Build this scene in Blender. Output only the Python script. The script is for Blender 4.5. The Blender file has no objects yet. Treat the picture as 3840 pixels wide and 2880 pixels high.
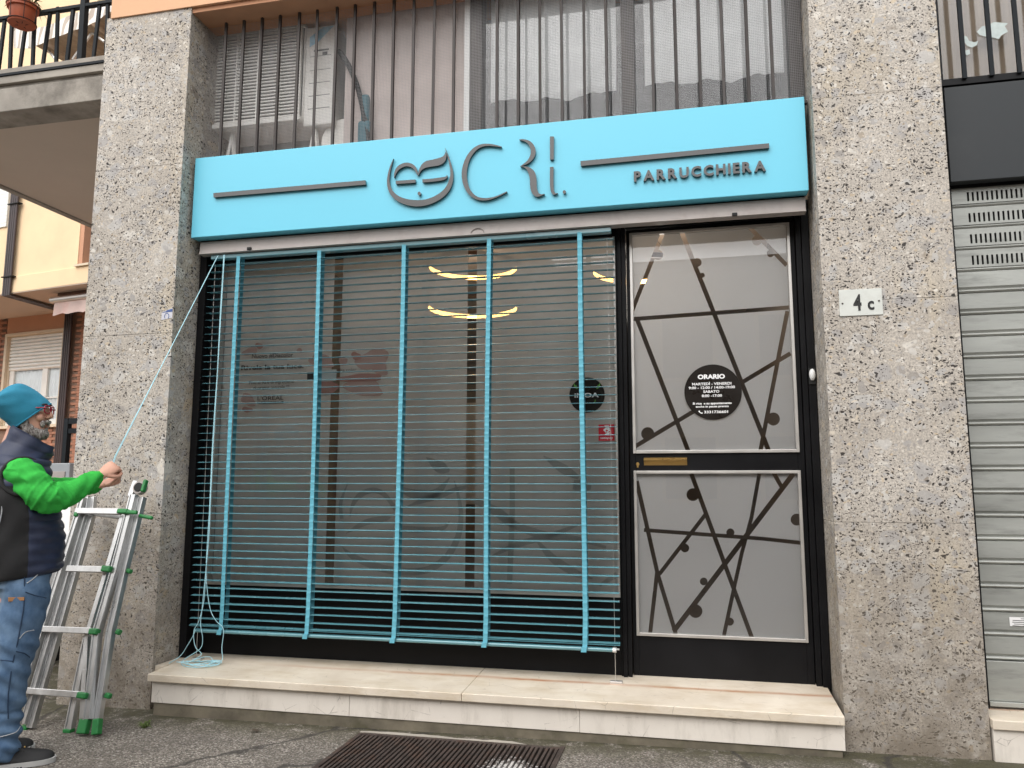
import bpy, bmesh, math, random
import numpy as np
from mathutils import Vector, Matrix
from mathutils.geometry import delaunay_2d_cdt
random.seed(7)
R_ = math.radians
S = bpy.context.scene
COL = S.collection
# ------------------------------------------------------------------ camera
YAW, PITCH, ROLL, FPX = 0.2217273, 0.1313114, 0.0016668, 2927.04
CAMP = Vector((0.0, -4.4, 1.2))
_f = Vector((-math.sin(YAW)*math.cos(PITCH), math.cos(YAW)*math.cos(PITCH), math.sin(PITCH)))
_r0 = Vector((math.cos(YAW), math.sin(YAW), 0)); _u0 = _r0.cross(_f)
_r = math.cos(ROLL)*_r0 + math.sin(ROLL)*_u0
_u = -math.sin(ROLL)*_r0 + math.cos(ROLL)*_u0
cam = bpy.data.cameras.new('camera'); co = bpy.data.objects.new('camera', cam); COL.objects.link(co)
co.matrix_world = Matrix(((_r.x, _u.x, -_f.x, CAMP.x), (_r.y, _u.y, -_f.y, CAMP.y), (_r.z, _u.z, -_f.z, CAMP.z), (0, 0, 0, 1)))
cam.sensor_fit = 'HORIZONTAL'; cam.sensor_width = 36.0; cam.lens = FPX/3840*36.0
cam.clip_start = 0.05; cam.clip_end = 500
S.camera = co
S.render.resolution_x, S.render.resolution_y = 1024, 768
# ------------------------------------------------------------------ sky, sun, exposure
SUN_EL, SUN_AZ = 50, 196     # azimuth of the sun measured clockwise from +Y
w = bpy.data.worlds.new('World'); S.world = w; w.use_nodes = True
nt = w.node_tree; bg = nt.nodes['Background']
sky = nt.nodes.new('ShaderNodeTexSky'); sky.sky_type = 'NISHITA'; sky.sun_disc = False
sky.sun_elevation = R_(SUN_EL); sky.sun_rotation = R_(SUN_AZ); sky.dust_density = 3.0; sky.air_density = 1.0
hs = nt.nodes.new('ShaderNodeHueSaturation'); hs.inputs['Saturation'].default_value = 0.22
nt.links.new(sky.outputs[0], hs.inputs['Color']); nt.links.new(hs.outputs[0], bg.inputs['Color'])
bg.inputs['Strength'].default_value = 0.13
sl = bpy.data.lights.new('sun', 'SUN'); sl.energy = 1.6; sl.angle = R_(100); sl.color = (1.0, 0.97, 0.93)
so = bpy.data.objects.new('sun', sl); COL.objects.link(so)
_sd = Vector((math.sin(R_(SUN_AZ))*math.cos(R_(SUN_EL)), math.cos(R_(SUN_AZ))*math.cos(R_(SUN_EL)), math.sin(R_(SUN_EL))))
so.rotation_euler = _sd.to_track_quat('Z', 'Y').to_euler()
S.view_settings.view_transform = 'Standard'; S.view_settings.look = 'None'
S.view_settings.gamma = 1.0; S.view_settings.use_curve_mapping = False
S.view_settings.exposure = .78
S.cycles.max_bounces = 8; S.cycles.transparent_max_bounces = 16
S.cycles.use_denoising = True
# ------------------------------------------------------------------ measuring helpers (photo pixel -> point on a real plane)
def ray(x, y): return _f + _r*((x-1920)/FPX) - _u*((y-1440)/FPX)
def PY(x, y, Y):
    d = ray(x, y); return CAMP + d*((Y-CAMP.y)/d.y)
def PN(x, y, p, n):
    d = ray(x, y); return CAMP + d*((Vector(p)-CAMP).dot(n)/d.dot(n))
def crop(x0, y0, k): return lambda x, y: (x0+x/k, y0+y/k)
def gz(x): return -0.1235+0.0107*max(min(x, 3), -6)      # pavement height: it falls gently to the left
# ------------------------------------------------------------------ materials
MATS = {}
def newmat(name):
    m = bpy.data.materials.new(name); m.use_nodes = True
    b = m.node_tree.nodes['Principled BSDF']; MATS[name] = m
    return m, m.node_tree, b
def N(nt, t, **kw):
    n = nt.nodes.new(t)
    for k, v in kw.items():
        if k in n.inputs: n.inputs[k].default_value = v
        else: setattr(n, k, v)
    return n
def ramp(nt, fac, stops):
    r = nt.nodes.new('ShaderNodeValToRGB'); nt.links.new(fac, r.inputs[0])
    while len(r.color_ramp.elements) > 1: r.color_ramp.elements.remove(r.color_ramp.elements[-1])
    e = r.color_ramp.elements[0]; e.position = stops[0][0]; e.color = (*stops[0][1], 1) if len(stops[0][1]) == 3 else stops[0][1]
    for p, c in stops[1:]:
        e = r.color_ramp.elements.new(p); e.color = (*c, 1)
    return r
def mixc(nt, fac, a, b, mode='MIX'):
    n = nt.nodes.new('ShaderNodeMix'); n.data_type = 'RGBA'; n.blend_type = mode
    for s, v in ((n.inputs[0], fac), (n.inputs[6], a), (n.inputs[7], b)):
        if hasattr(v, 'is_linked'): nt.links.new(v, s)
        elif isinstance(v, (int, float)): s.default_value = v
        else: s.default_value = (*v, 1)
    return n.outputs[2]
def mth(nt, op, a, b=None):
    n = nt.nodes.new('ShaderNodeMath'); n.operation = op
    for i, v in enumerate((a, b)):
        if v is None: continue
        if hasattr(v, 'is_linked'): nt.links.new(v, n.inputs[i])
        else: n.inputs[i].default_value = v
    return n.outputs[0]
def pos(nt, scale=(1, 1, 1)):
    g = nt.nodes.new('ShaderNodeNewGeometry')
    mp = nt.nodes.new('ShaderNodeMapping'); mp.inputs['Scale'].default_value = scale
    nt.links.new(g.outputs['Position'], mp.inputs[0]); return mp.outputs[0]
def noise(nt, v, scale, detail=4, rough=.55):
    n = nt.nodes.new('ShaderNodeTexNoise'); n.inputs['Scale'].default_value = scale
    n.inputs['Detail'].default_value = detail; n.inputs['Roughness'].default_value = rough
    nt.links.new(v, n.inputs['Vector']); return n.outputs['Fac']
def voro(nt, v, scale, rnd=1.0, feat='F1'):
    n = nt.nodes.new('ShaderNodeTexVoronoi'); n.inputs['Scale'].default_value = scale; n.feature = feat
    n.inputs['Randomness'].default_value = rnd; nt.links.new(v, n.inputs['Vector']); return n
def bumpn(nt, b, h, strength, dist=.01):
    n = nt.nodes.new('ShaderNodeBump'); n.inputs['Strength'].default_value = strength; n.inputs['Distance'].default_value = dist
    nt.links.new(h, n.inputs['Height']); nt.links.new(n.outputs[0], b.inputs['Normal']); return n
def mat(name, col, rough=.5, metal=0.0, var=.12, vs=6.0, bump=0.0, bs=80.0, aniso=(1, 1, 1), coat=0.0, dirt=None, ds=2.0, spec=.5, trans=0.0):
    """plain material with tonal variation, fine relief and optional second 'worn' colour in patches"""
    m, nt, b = newmat(name)
    v = pos(nt, aniso)
    n1 = noise(nt, v, vs, 5)
    c = mixc(nt, ramp(nt, n1, [(.3, (0, 0, 0)), (.7, (1, 1, 1))]).outputs[0], tuple(x*(1-var) for x in col), tuple(min(1, x*(1+var)) for x in col))
    if dirt:
        n2 = noise(nt, v, ds, 6, .65)
        c = mixc(nt, ramp(nt, n2, [(.5, (0, 0, 0)), (.72, (.8, .8, .8))]).outputs[0], c, dirt)
    nt.links.new(c, b.inputs['Base Color'])
    b.inputs['Roughness'].default_value = rough; b.inputs['Metallic'].default_value = metal
    b.inputs['Coat Weight'].default_value = coat; b.inputs['Specular IOR Level'].default_value = spec
    r = ramp(nt, n1, [(.25, (max(rough-.08, .03),)*3), (.75, (min(rough+.08, 1),)*3)]); nt.links.new(r.outputs[0], b.inputs['Roughness'])
    if bump: bumpn(nt, b, noise(nt, v, bs, 3), bump, .004)
    return m

def stone_mat(name, dark=1.0):
    m, nt, b = newmat(name)
    v = pos(nt)
    dn = nt.nodes.new('ShaderNodeTexNoise'); dn.inputs['Scale'].default_value = 9; dn.inputs['Detail'].default_value = 4
    nt.links.new(v, dn.inputs['Vector'])
    vm = nt.nodes.new('ShaderNodeMix'); vm.data_type = 'VECTOR'; vm.inputs[0].default_value = .09
    nt.links.new(v, vm.inputs[4]); nt.links.new(dn.outputs['Color'], vm.inputs[5]); dv = vm.outputs[1]
    base = mixc(nt, ramp(nt, noise(nt, v, 2.2, 5), [(.35, (0, 0, 0)), (.65, (1, 1, 1))]).outputs[0], (.44, .39, .33), (.60, .55, .485))
    # fine grain
    base = mixc(nt, ramp(nt, noise(nt, v, 95, 4, .75), [(.40, (0, 0, 0)), (.58, (1, 1, 1))]).outputs[0], tuple(x*.64 for x in (.47, .43, .38)), base)
    base = mixc(nt, ramp(nt, noise(nt, v, 60, 4, .75), [(.55, (0, 0, 0)), (.66, (.7, .7, .7))]).outputs[0], base, (.66, .61, .53))
    # ochre patches
    base = mixc(nt, ramp(nt, noise(nt, pos(nt, (1, 1, .3)), 2.6, 7, .65), [(.55, (0, 0, 0)), (.74, (.5, .5, .5))]).outputs[0], base, (.58, .48, .32))
    # pebbles of three sizes
    for sc, th, fac, seed in ((8.0, .40, .78, 0), (17.0, .40, .80, 3.1), (42.0, .40, .8, 7.7)):
        mp = nt.nodes.new('ShaderNodeMapping'); mp.inputs['Location'].default_value = (seed, seed*1.7, seed*.6); mp.inputs['Scale'].default_value = (1, 1, 1.25)
        nt.links.new(dv, mp.inputs[0])
        vo = voro(nt, mp.outputs[0], sc, 1.0)
        edge = ramp(nt, vo.outputs['Distance'], [(th*.82, (1, 1, 1)), (th, (0, 0, 0))])
        sep = nt.nodes.new('ShaderNodeSeparateColor'); nt.links.new(vo.outputs['Color'], sep.inputs[0])
        pick = ramp(nt, sep.outputs[0], [(.42, (0, 0, 0)), (.46, (1, 1, 1))])
        tint = ramp(nt, sep.outputs[1], [(0, (.29, .265, .24)), (.25, (.38, .365, .355)), (.5, (.50, .485, .46)), (.75, (.70, .66, .59)), (.88, (.56, .45, .31)), (1, (.25, .215, .18))])
        tex = mixc(nt, ramp(nt, noise(nt, dv, 30, 4), [(.3, (0, 0, 0)), (.7, (1, 1, 1))]).outputs[0], tuple([.86]*3), tuple([1.06]*3))
        tc = mixc(nt, 1.0, tint.outputs[0], tex, 'MULTIPLY')
        f = mth(nt, 'MULTIPLY', mth(nt, 'MULTIPLY', edge.outputs[0], pick.outputs[0]), fac)
        base = mixc(nt, f, base, tc)
    # pits of two sizes, in clusters
    hsum = None
    clus = ramp(nt, noise(nt, v, 3.2, 3), [(.34, (.55, .55, .55)), (.6, (1, 1, 1))])
    for sc, th, cut, seed in ((33.0, .32, .62, 1.3), (58.0, .36, .54, 5.2), (105., .38, .52, 2.2)):
        mp = nt.nodes.new('ShaderNodeMapping'); mp.inputs['Location'].default_value = (seed, seed*2.1, seed*.3); mp.inputs['Scale'].default_value = (1, 1, 1.3)
        nt.links.new(dv, mp.inputs[0])
        vo = voro(nt, mp.outputs[0], sc, 1.0)
        sep = nt.nodes.new('ShaderNodeSeparateColor'); nt.links.new(vo.outputs['Color'], sep.inputs[0])
        pk = ramp(nt, mth(nt, 'MULTIPLY', sep.outputs[0], clus.outputs[0]), [(cut, (0, 0, 0)), (cut+.05, (1, 1, 1))])
        ed = ramp(nt, vo.outputs['Distance'], [(th*.7, (1, 1, 1)), (th, (0, 0, 0))])
        h = mth(nt, 'MULTIPLY', pk.outputs[0], ed.outputs[0])
        hsum = h if hsum is None else mth(nt, 'MAXIMUM', hsum, h)
    base = mixc(nt, mth(nt, 'MULTIPLY', hsum, .96), base, (.022, .018, .015))
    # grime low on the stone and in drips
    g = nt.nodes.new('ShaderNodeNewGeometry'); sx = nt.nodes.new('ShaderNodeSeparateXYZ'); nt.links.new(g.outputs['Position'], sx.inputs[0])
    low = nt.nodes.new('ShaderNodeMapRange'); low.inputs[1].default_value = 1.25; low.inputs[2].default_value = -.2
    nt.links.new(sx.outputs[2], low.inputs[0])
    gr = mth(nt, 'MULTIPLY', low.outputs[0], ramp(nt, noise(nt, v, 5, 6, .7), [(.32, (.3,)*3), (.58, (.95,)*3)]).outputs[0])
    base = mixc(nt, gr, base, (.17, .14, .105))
    if dark != 1.0: base = mixc(nt, 1.0, base, (dark, dark, dark*.97), 'MULTIPLY')
    nt.links.new(base, b.inputs['Base Color']); b.inputs['Roughness'].default_value = .72
    hh = mth(nt, 'SUBTRACT', mth(nt, 'MULTIPLY', noise(nt, v, 90, 4), .25), hsum)
    bumpn(nt, b, hh, .55, .006)
    return m

def asphalt_mat():
    m, nt, b = newmat('asphalt'); v = pos(nt)
    vo = voro(nt, v, 140, 1.0)
    sep = nt.nodes.new('ShaderNodeSeparateColor'); nt.links.new(vo.outputs['Color'], sep.inputs[0])
    c = ramp(nt, sep.outputs[0], [(0, (.055, .047, .039)), (.35, (.12, .105, .088)), (.65, (.215, .19, .16)), (.87, (.34, .308, .268)), (1, (.54, .50, .45))]).outputs[0]
    c = mixc(nt, ramp(nt, noise(nt, v, 2.5, 6, .6), [(.35, (0, 0, 0)), (.65, (.6, .6, .6))]).outputs[0], c, (.09, .077, .065))
    # scattered pale chips
    v2 = voro(nt, v, 34, 1.0); s2 = nt.nodes.new('ShaderNodeSeparateColor'); nt.links.new(v2.outputs['Color'], s2.inputs[0])
    f = mth(nt, 'MULTIPLY', ramp(nt, s2.outputs[1], [(.80, (0,)*3), (.83, (1,)*3)]).outputs[0], ramp(nt, v2.outputs['Distance'], [(.16, (1,)*3), (.30, (0,)*3)]).outputs[0])
    c = mixc(nt, mth(nt, 'MULTIPLY', f, .7), c, (.42, .40, .37))
    # moss along the foot of the wall, darkened as painted contact shade
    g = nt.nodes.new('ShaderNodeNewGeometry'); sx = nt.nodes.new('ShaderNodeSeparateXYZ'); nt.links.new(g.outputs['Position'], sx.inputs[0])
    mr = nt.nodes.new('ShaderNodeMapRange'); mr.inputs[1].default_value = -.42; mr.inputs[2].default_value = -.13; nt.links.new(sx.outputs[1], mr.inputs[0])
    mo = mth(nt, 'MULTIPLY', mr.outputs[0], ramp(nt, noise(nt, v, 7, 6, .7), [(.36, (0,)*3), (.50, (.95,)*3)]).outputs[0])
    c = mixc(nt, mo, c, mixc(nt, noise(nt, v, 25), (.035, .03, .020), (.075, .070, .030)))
    # cracks
    wv = nt.nodes.new('ShaderNodeMix'); wv.data_type = 'VECTOR'; wv.inputs[0].default_value = .25
    dn = nt.nodes.new('ShaderNodeTexNoise'); dn.inputs['Scale'].default_value = 3.5; dn.inputs['Detail'].default_value = 5; nt.links.new(v, dn.inputs['Vector'])
    nt.links.new(v, wv.inputs[4]); nt.links.new(dn.outputs['Color'], wv.inputs[5])
    ve = voro(nt, wv.outputs[1], .85, 1.0, 'DISTANCE_TO_EDGE')
    cr = ramp(nt, ve.outputs['Distance'], [(.004, (1,)*3), (.010, (0,)*3)])
    c = mixc(nt, mth(nt, 'MULTIPLY', cr.outputs[0], .8), c, (.03, .026, .022))
    nt.links.new(c, b.inputs['Base Color']); b.inputs['Roughness'].default_value = .85
    h = mth(nt, 'SUBTRACT', mth(nt, 'ADD', vo.outputs['Distance'], mth(nt, 'MULTIPLY', noise(nt, v, 40, 3), .8)), mth(nt, 'MULTIPLY', cr.outputs[0], 1.2))
    bumpn(nt, b, h, .7, .006)
    return m

def marble_mat(name, tread):
    m, nt, b = newmat(name); v = pos(nt)
    c = mixc(nt, ramp(nt, noise(nt, v, 4, 6, .6), [(.3, (0,)*3), (.7, (1,)*3)]).outputs[0], (.58, .50, .40), (.74, .665, .555))
    if tread:
        c = mixc(nt, ramp(nt, noise(nt, pos(nt, (.35, 1, 1)), 9, 6, .7), [(.48, (0,)*3), (.72, (.5,)*3)]).outputs[0], c, (.46, .35, .20))
        # rust streak running along the tread
        g = nt.nodes.new('ShaderNodeNewGeometry'); sx = nt.nodes.new('ShaderNodeSeparateXYZ'); nt.links.new(g.outputs['Position'], sx.inputs[0])
        nn = noise(nt, pos(nt, (1, 0, 0)), 2.0, 4)
        yy = mth(nt, 'ABSOLUTE', mth(nt, 'SUBTRACT', mth(nt, 'SUBTRACT', sx.outputs[1], .180), mth(nt, 'MULTIPLY', mth(nt, 'SUBTRACT', nn, .5), .06)))
        st = ramp(nt, yy, [(.0, (1,)*3), (.030, (0,)*3)])
        st2 = mth(nt, 'MULTIPLY', st.outputs[0], ramp(nt, noise(nt, pos(nt, (1, 3, 1)), 3, 6, .7), [(.32, (.1,)*3), (.62, (.9,)*3)]).outputs[0])
        xr = nt.nodes.new('ShaderNodeMapRange'); xr.inputs[1].default_value = -2.8; xr.inputs[2].default_value = -1.7; nt.links.new(sx.outputs[0], xr.inputs[0])
        c = mixc(nt, mth(nt, 'MULTIPLY', st2, xr.outputs[0]), c, (.36, .11, .02))
    else:
        c = mixc(nt, .6, c, (.78, .745, .70))
        c = mixc(nt, ramp(nt, noise(nt, pos(nt, (2, 2, .5)), 3.5, 6, .7), [(.5, (0,)*3), (.75, (.5,)*3)]).outputs[0], c, (.30, .26, .21))
    ve = voro(nt, v, 7, 1, 'DISTANCE_TO_EDGE')
    dn = noise(nt, v, 14, 5, .7)
    cr = mth(nt, 'MULTIPLY', ramp(nt, ve.outputs['Distance'], [(0, (1,)*3), (.012, (0,)*3)]).outputs[0], ramp(nt, dn, [(.5, (0,)*3), (.6, (.6,)*3)]).outputs[0])
    c = mixc(nt, cr, c, (.16, .13, .10))
    nt.links.new(c, b.inputs['Base Color']); b.inputs['Roughness'].default_value = .42
    bumpn(nt, b, noise(nt, v, 60, 4), .12, .003)
    return m

def glass_mat(name, tint=(1, 1, 1), refl=1.0, rough=0.0):
    m = bpy.data.materials.new(name); m.use_nodes = True; nt = m.node_tree; nt.nodes.clear(); MATS[name] = m
    out = nt.nodes.new('ShaderNodeOutputMaterial'); tr = nt.nodes.new('ShaderNodeBsdfTransparent'); tr.inputs[0].default_value = (*tint, 1)
    gl = nt.nodes.new('ShaderNodeBsdfGlossy'); gl.inputs['Roughness'].default_value = rough
    fr = nt.nodes.new('ShaderNodeFresnel'); fr.inputs[0].default_value = 1.5
    mx = nt.nodes.new('ShaderNodeMixShader'); f = mth(nt, 'MULTIPLY', fr.outputs[0], refl)
    nt.links.new(f, mx.inputs[0]); nt.links.new(tr.outputs[0], mx.inputs[1]); nt.links.new(gl.outputs[0], mx.inputs[2])
    nt.links.new(mx.outputs[0], out.inputs[0]); return m
def film_mat(name, col, clear=0.0, transl=.4):
    m = bpy.data.materials.new(name); m.use_nodes = True; nt = m.node_tree; nt.nodes.clear(); MATS[name] = m
    out = nt.nodes.new('ShaderNodeOutputMaterial')
    v = pos(nt); c = mixc(nt, noise(nt, v, 1.5, 4), tuple(x*.93 for x in col), tuple(x*1.05 for x in col))
    df = nt.nodes.new('ShaderNodeBsdfDiffuse'); tl = nt.nodes.new('ShaderNodeBsdfTranslucent'); tr = nt.nodes.new('ShaderNodeBsdfTransparent')
    nt.links.new(c, df.inputs[0]); nt.links.new(c, tl.inputs[0])
    m1 = nt.nodes.new('ShaderNodeMixShader'); m1.inputs[0].default_value = transl
    nt.links.new(df.outputs[0], m1.inputs[1]); nt.links.new(tl.outputs[0], m1.inputs[2])
    m2 = nt.nodes.new('ShaderNodeMixShader'); m2.inputs[0].default_value = clear
    nt.links.new(m1.outputs[0], m2.inputs[1]); nt.links.new(tr.outputs[0], m2.inputs[2]); nt.links.new(m2.outputs[0], out.inputs[0])
    return m
def emit_mat(name, col, st):
    m, nt, b = newmat(name); b.inputs['Base Color'].default_value = (*col, 1)
    b.inputs['Emission Color'].default_value = (*col, 1); b.inputs['Emission Strength'].default_value = st; return m

# ------------------------------------------------------------------ mesh building
class MB:
    def __init__(s): s.v = []; s.f = []; s.mi = []; s.cur = 0
    def add(s, vs, fs):
        o = len(s.v); s.v += [tuple(p) for p in vs]; s.f += [tuple(i+o for i in f) for f in fs]; s.mi += [s.cur]*len(fs); return s
    def box(s, x0, x1, y0, y1, z0, z1):
        return s.add([(x0, y0, z0), (x1, y0, z0), (x1, y1, z0), (x0, y1, z0), (x0, y0, z1), (x1, y0, z1), (x1, y1, z1), (x0, y1, z1)],
                     [(0, 3, 2, 1), (4, 5, 6, 7), (0, 1, 5, 4), (1, 2, 6, 5), (2, 3, 7, 6), (3, 0, 4, 7)])
    def bar(s, a, b, wx, wy, up=(0, 0, 1), wx2=None, wy2=None):
        """box-section bar from a to b; wx across, wy along 'up' direction"""
        a, b = Vector(a), Vector(b); d = (b-a).normalized(); up = Vector(up)
        sx = d.cross(up); sx = sx.normalized() if sx.length > 1e-6 else Vector((1, 0, 0)); sy = sx.cross(d).normalized()
        vs = []
        for p, ww, hh in ((a, wx, wy), (b, wx2 or wx, wy2 or wy)):
            for i, j in ((-1, -1), (1, -1), (1, 1), (-1, 1)): vs.append(p+sx*(i*ww/2)+sy*(j*hh/2))
        return s.add(vs, [(0, 1, 2, 3), (7, 6, 5, 4), (0, 4, 5, 1), (1, 5, 6, 2), (2, 6, 7, 3), (3, 7, 4, 0)])
    def tube(s, pts, r, n=8, cap=True):
        pts = [Vector(p) for p in pts]; rs = r if isinstance(r, (list, tuple)) else [r]*len(pts)
        rings = []; ref = None
        for i, p in enumerate(pts):
            t = (pts[min(i+1, len(pts)-1)]-pts[max(i-1, 0)])
            t = t.normalized() if t.length > 1e-9 else Vector((0, 0, 1))
            if ref is None:
                ref = Vector((0, 0, 1)) if abs(t.z) < .9 else Vector((1, 0, 0))
            a = t.cross(ref).normalized(); b2 = a.cross(t).normalized(); ref = b2
            rings.append([p+a*(rs[i]*math.cos(2*math.pi*k/n))+b2*(rs[i]*math.sin(2*math.pi*k/n)) for k in range(n)])
        return s.loft(rings, cap)
    def loft(s, rings, cap=True, closed=True):
        n = len(rings[0]); vs = [p for r in rings for p in r]; fs = []
        for i in range(len(rings)-1):
            for k in range(n if closed else n-1):
                a, b = i*n+k, i*n+(k+1) % n; fs.append((a, b, b+n, a+n))
        if cap and closed: fs.append(tuple(range(n-1, -1, -1))); fs.append(tuple((len(rings)-1)*n+k for k in range(n)))
        return s.add(vs, fs)
    def lathe(s, prof, c=(0, 0, 0), n=24, axis='Z'):
        rings = []
        for r, h in prof:
            ring = []
            for k in range(n):
                a = 2*math.pi*k/n; x, y = r*math.cos(a), r*math.sin(a)
                p = {'Z': (x, y, h), 'Y': (x, h, y), 'X': (h, x, y)}[axis]
                ring.append((c[0]+p[0], c[1]+p[1], c[2]+p[2]))
            rings.append(ring)
        return s.loft(rings, True)
    def prism(s, poly, ext):
        """poly: list of 3-D points (one plane); ext: extrusion vector"""
        n = len(poly); e = Vector(ext); vs = [Vector(p) for p in poly]+[Vector(p)+e for p in poly]
        fs = [tuple(range(n)), tuple(range(2*n-1, n-1, -1))]+[(i, i+n, (i+1) % n+n, (i+1) % n) for i in range(n)]
        return s.add(vs, fs)
    def sphere(s, c, r, n=12, m=8, sc=(1, 1, 1)):
        rings = []
        for j in range(m+1):
            t = math.pi*j/m; rr = max(math.sin(t), .001)
            rings.append([(c[0]+r*sc[0]*rr*math.cos(2*math.pi*k/n), c[1]+r*sc[1]*rr*math.sin(2*math.pi*k/n), c[2]-r*sc[2]*math.cos(t)) for k in range(n)])
        return s.loft(rings, True)
    def mesh(s, name, mats, smooth=False):
        me = bpy.data.meshes.new(name); me.from_pydata([tuple(p) for p in s.v], [], s.f)
        bm = bmesh.new(); bm.from_mesh(me); bmesh.ops.recalc_face_normals(bm, faces=bm.faces); bm.to_mesh(me); bm.free()
        for m in (mats if isinstance(mats, (list, tuple)) else [mats]): me.materials.append(MATS[m])
        if len(set(s.mi)) > 1: me.polygons.foreach_set('material_index', s.mi)
        if smooth:
            me.polygons.foreach_set('use_smooth', [True]*len(me.polygons))
            try: me.set_sharp_from_angle(angle=R_(smooth if smooth is not True else 40))
            except Exception: pass
        me.update(); return me
def obj(name, me, parent=None, loc=None, label=None, cat=None, group=None, kind=None, bevel=0, bseg=2):
    """link a mesh; loc is in world space unless the parent is rotated"""
    o = bpy.data.objects.new(name, me); COL.objects.link(o)
    if parent is not None:
        o.parent = parent
        if loc is not None: o.location = Vector(loc)-wloc(parent)
        else: o.location = -wloc(parent)
    elif loc is not None: o.location = loc
    if label: o['label'] = label
    if cat: o['category'] = cat
    if group: o['group'] = group
    if kind: o['kind'] = kind
    if bevel:
        b = o.modifiers.new('bevel', 'BEVEL'); b.width = bevel; b.segments = bseg; b.limit_method = 'ANGLE'; b.angle_limit = R_(40)
    return o
def wloc(o):
    p = Vector((0, 0, 0))
    while o is not None: p = p+o.location; o = o.parent
    return p
def thing(name, loc, label, cat, group=None, rz=0):
    o = bpy.data.objects.new(name, None); COL.objects.link(o); o.location = loc; o.rotation_euler = (0, 0, rz)
    o.empty_display_size = .1; o['label'] = label; o['category'] = cat
    if group: o['group'] = group
    return o
def P(mb, name, m, parent, smooth=False, **kw): return obj(name, mb.mesh(name, m, smooth), parent, **kw)
def box(*a): return MB().box(*a)
def spline(pts, n=8):
    """Catmull-Rom through tuples of any length"""
    out = []; pts = [tuple(map(float, p)) for p in pts]
    for i in range(len(pts)-1):
        p0, p1, p2, p3 = pts[max(i-1, 0)], pts[i], pts[i+1], pts[min(i+2, len(pts)-1)]
        for k in range(n):
            t = k/n
            out.append(tuple(.5*((2*b)+(c-a)*t+(2*a-5*b+4*c-d)*t*t+(3*b-a-3*c+d)*t**3) for a, b, c, d in zip(p0, p1, p2, p3)))
    out.append(pts[-1]); return out
def stroke2d(pts, n=6):
    """outline of a stroke given (x, y, width) points"""
    q = spline(pts, n); L = []; Rr = []
    for i, (x, y, w_) in enumerate(q):
        a, b = q[max(i-1, 0)], q[min(i+1, len(q)-1)]
        dx, dy = b[0]-a[0], b[1]-a[1]; l = math.hypot(dx, dy) or 1
        nx, ny = -dy/l*w_/2, dx/l*w_/2
        L.append((x+nx, y+ny)); Rr.append((x-nx, y-ny))
    return L, Rr
def ribbon(mb, L, Rr, conv, ext):
    """solid strip between two edge lines mapped to 3-D by conv, extruded by ext"""
    e = Vector(ext); rings = []
    for a, b in zip(L, Rr):
        A, B = Vector(conv(*a)), Vector(conv(*b)); rings.append([A, B, B+e, A+e])
    mb.loft(rings, True)
# lettering: built-in font turned into mesh
_tc = {}
def text_geo(s, bold=0.0):
    k = (s, bold)
    if k in _tc: return _tc[k]
    cu = bpy.data.curves.new('lettering', 'FONT'); cu.body = s; cu.size = 1; cu.offset = bold; cu.resolution_u = 3
    o = bpy.data.objects.new('lettering', cu); COL.objects.link(o)
    dg = bpy.context.evaluated_depsgraph_get(); me = bpy.data.meshes.new_from_object(o.evaluated_get(dg))
    vs = [v.co.copy() for v in me.vertices]; fs = [tuple(p.vertices) for p in me.polygons]
    bpy.data.objects.remove(o); bpy.data.meshes.remove(me); bpy.data.curves.remove(cu)
    _tc[k] = (vs, fs); return vs, fs
def text_on(mb, s, x0, x1, z0, cap, Y, bold=.01, depth=0.0, align=None):
    """flat (or raised) lettering facing -Y between x0 and x1, base line z0, capital height cap"""
    vs, fs = text_geo(s, bold)
    hx = text_geo('H', bold)[0]; ch = max(v.y for v in hx)
    a, b = min(v.x for v in vs), max(v.x for v in vs); sx = (x1-x0)/(b-a); sz = cap/ch
    pts = [(x0+(v.x-a)*sx, Y, z0+v.y*sz) for v in vs]
    if not depth: mb.add(pts, fs); return
    n = len(pts); cnt = {}
    for f in fs:
        for i in range(len(f)):
            e = (f[i], f[(i+1) % len(f)]); cnt[tuple(sorted(e))] = cnt.get(tuple(sorted(e)), [])+[e]
    fs2 = list(fs)+[tuple(i+n for i in reversed(f)) for f in fs]
    for k, l in cnt.items():
        if len(l) == 1: a_, b_ = l[0]; fs2.append((a_, a_+n, b_+n, b_))
    mb.add(pts+[(x, y+depth, z) for x, y, z in pts], fs2)
def inside(p, poly):
    c = False; n = len(poly)
    for i in range(n):
        x1, y1 = poly[i]; x2, y2 = poly[i-1]
        if (y1 > p[1]) != (y2 > p[1]) and p[0] < (x2-x1)*(p[1]-y1)/(y2-y1)+x1: c = not c
    return c
def cut_sheet(rect, holes, Y):
    """sheet in the XZ plane with polygonal holes really cut out; rect = 4 points; returns MB"""
    vs = []; es = []
    for poly in [rect]+holes:
        o = len(vs); n = len(poly); vs += [Vector((p[0], p[1])) for p in poly]; es += [(o+i, o+(i+1) % n) for i in range(n)]
    ov, oe, of, _, _, _ = delaunay_2d_cdt(vs, es, [], 0, 1e-6)
    keep = []
    for f in of:
        c = (sum(ov[i].x for i in f)/len(f), sum(ov[i].y for i in f)/len(f))
        if inside(c, rect) and not any(inside(c, h) for h in holes): keep.append(tuple(f))
    mb = MB(); mb.add([(v.x, Y, v.y) for v in ov], keep); return mb
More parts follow.
